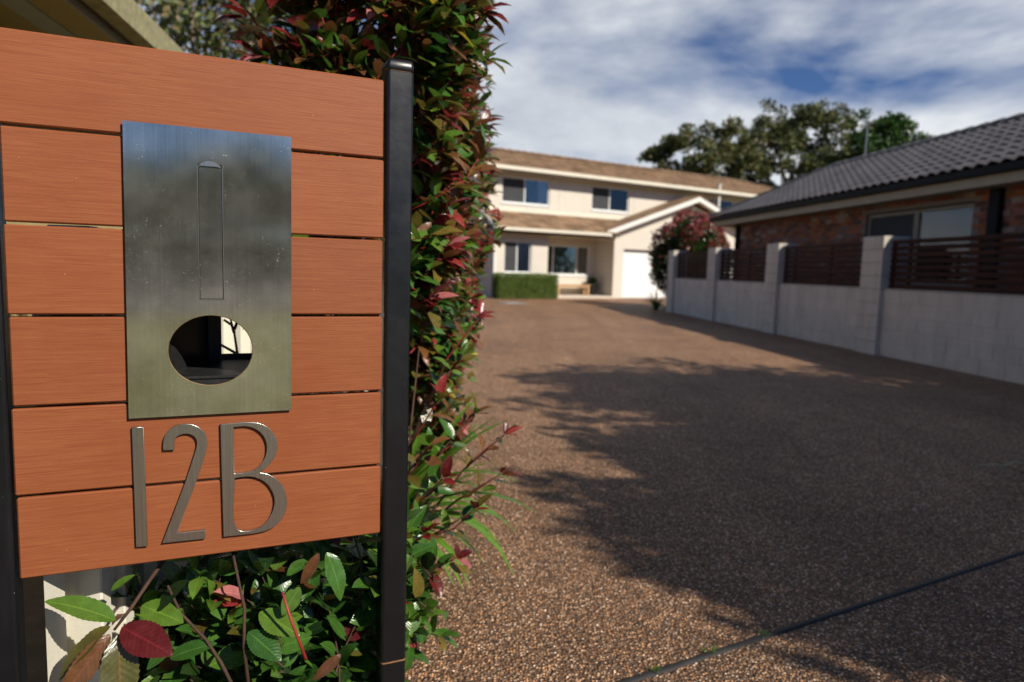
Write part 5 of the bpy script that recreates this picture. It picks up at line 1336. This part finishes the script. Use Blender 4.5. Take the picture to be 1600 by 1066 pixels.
sh_ = empty('invented_street_hedge', (14, -31.5, 0), 90, label='long dull green hedge added behind the street fence to darken the plate reflection', cat='hedge')  # hedge added to cover a bright band in the plate's reflection
it = []; r = random.Random(8)
for k in range(9000):
    x, y, z = r.uniform(-18, 18), r.uniform(-0.6, 0.7), r.uniform(0.05, 2.3) + 0.35 * mnoise.noise(Vector((k * 0.01, 2, 0)))
    it.append((r.randrange(2), 0 if r.random() < 0.6 else 1, orient((x, y, z), rv(r), rv(r), r.uniform(0.25, 0.42))))
props(scatter('foliage', it, TFAR, [LM['gum'], LM['dark']], sh_), kind='stuff')
mb = MB(); mb.box(-18, 18, -0.35, 0.35, 0, 1.9); mb.build('shade_core', bpy.data.materials['hedge_core'], sh_)  # solid dark core in place of shade within this hedge
for i, (x, y, h_, lb_) in enumerate(((15, 21.5, 4.2, 'unseen bushy backyard tree added to darken window reflections, nearest the shrub'), (19, 18.5, 4.6, 'unseen bushy backyard tree added to darken window reflections, middle one'), (24, 16.5, 4.6, 'unseen bushy backyard tree added to darken window reflections, farthest right'))):
    r = random.Random(90 + i); cps = []  # trees added out of view to darken the lower window reflections
    for k in range(16):
        a = r.uniform(0, 6.28); q = math.sqrt(r.random()); cps.append((Vector((math.cos(a) * 2.2 * q, math.sin(a) * 2.2 * q, r.uniform(0.9, h_ - 1.0))), 1.3))
    tree('added_backyard_tree', (x, y, 0), h_, (0, 0, 0), cps, ['green', 'dark', 'gum'], {0: 40, 1: 40, 2: 20}, 0.26, 260, lb_, 'unseen backyard trees added to darken window reflections', 0.14, 90 + i)

# leaf litter gathered along the wall foot and hedge edge
r = random.Random(55); it = []
for k in range(150):
    t_ = r.uniform(-3.6, 9.2)
    if k < 95: p = Vector((5.47, 10.9, 0)) + hd(354.5, t_) - hd(84.5, abs(r.gauss(0, 0.18)) + 0.03)
    elif k < 130: y = r.uniform(1.6, 12); p = Vector((-0.42 - 0.045 * (y - 2) + abs(r.gauss(0, 0.10)), y, 0))
    else: p = Vector((r.uniform(0.3, 4.5), r.uniform(2.5, 14), 0))
    p.z = 0.008; a = r.uniform(0, 6.28)
    it.append((r.randrange(4), r.randrange(3), orient(p, (math.cos(a), math.sin(a), 0.04), (r.gauss(0, .25), r.gauss(0, .25), 1), r.uniform(0.025, 0.055))))
props(scatter('leaf_litter', it, TPL, [M['deadleaf'], LM['bronze'], LM['olive']]), kind='stuff', label='scattered dry leaves along the wall foot and hedge edge', cat='leaf litter')
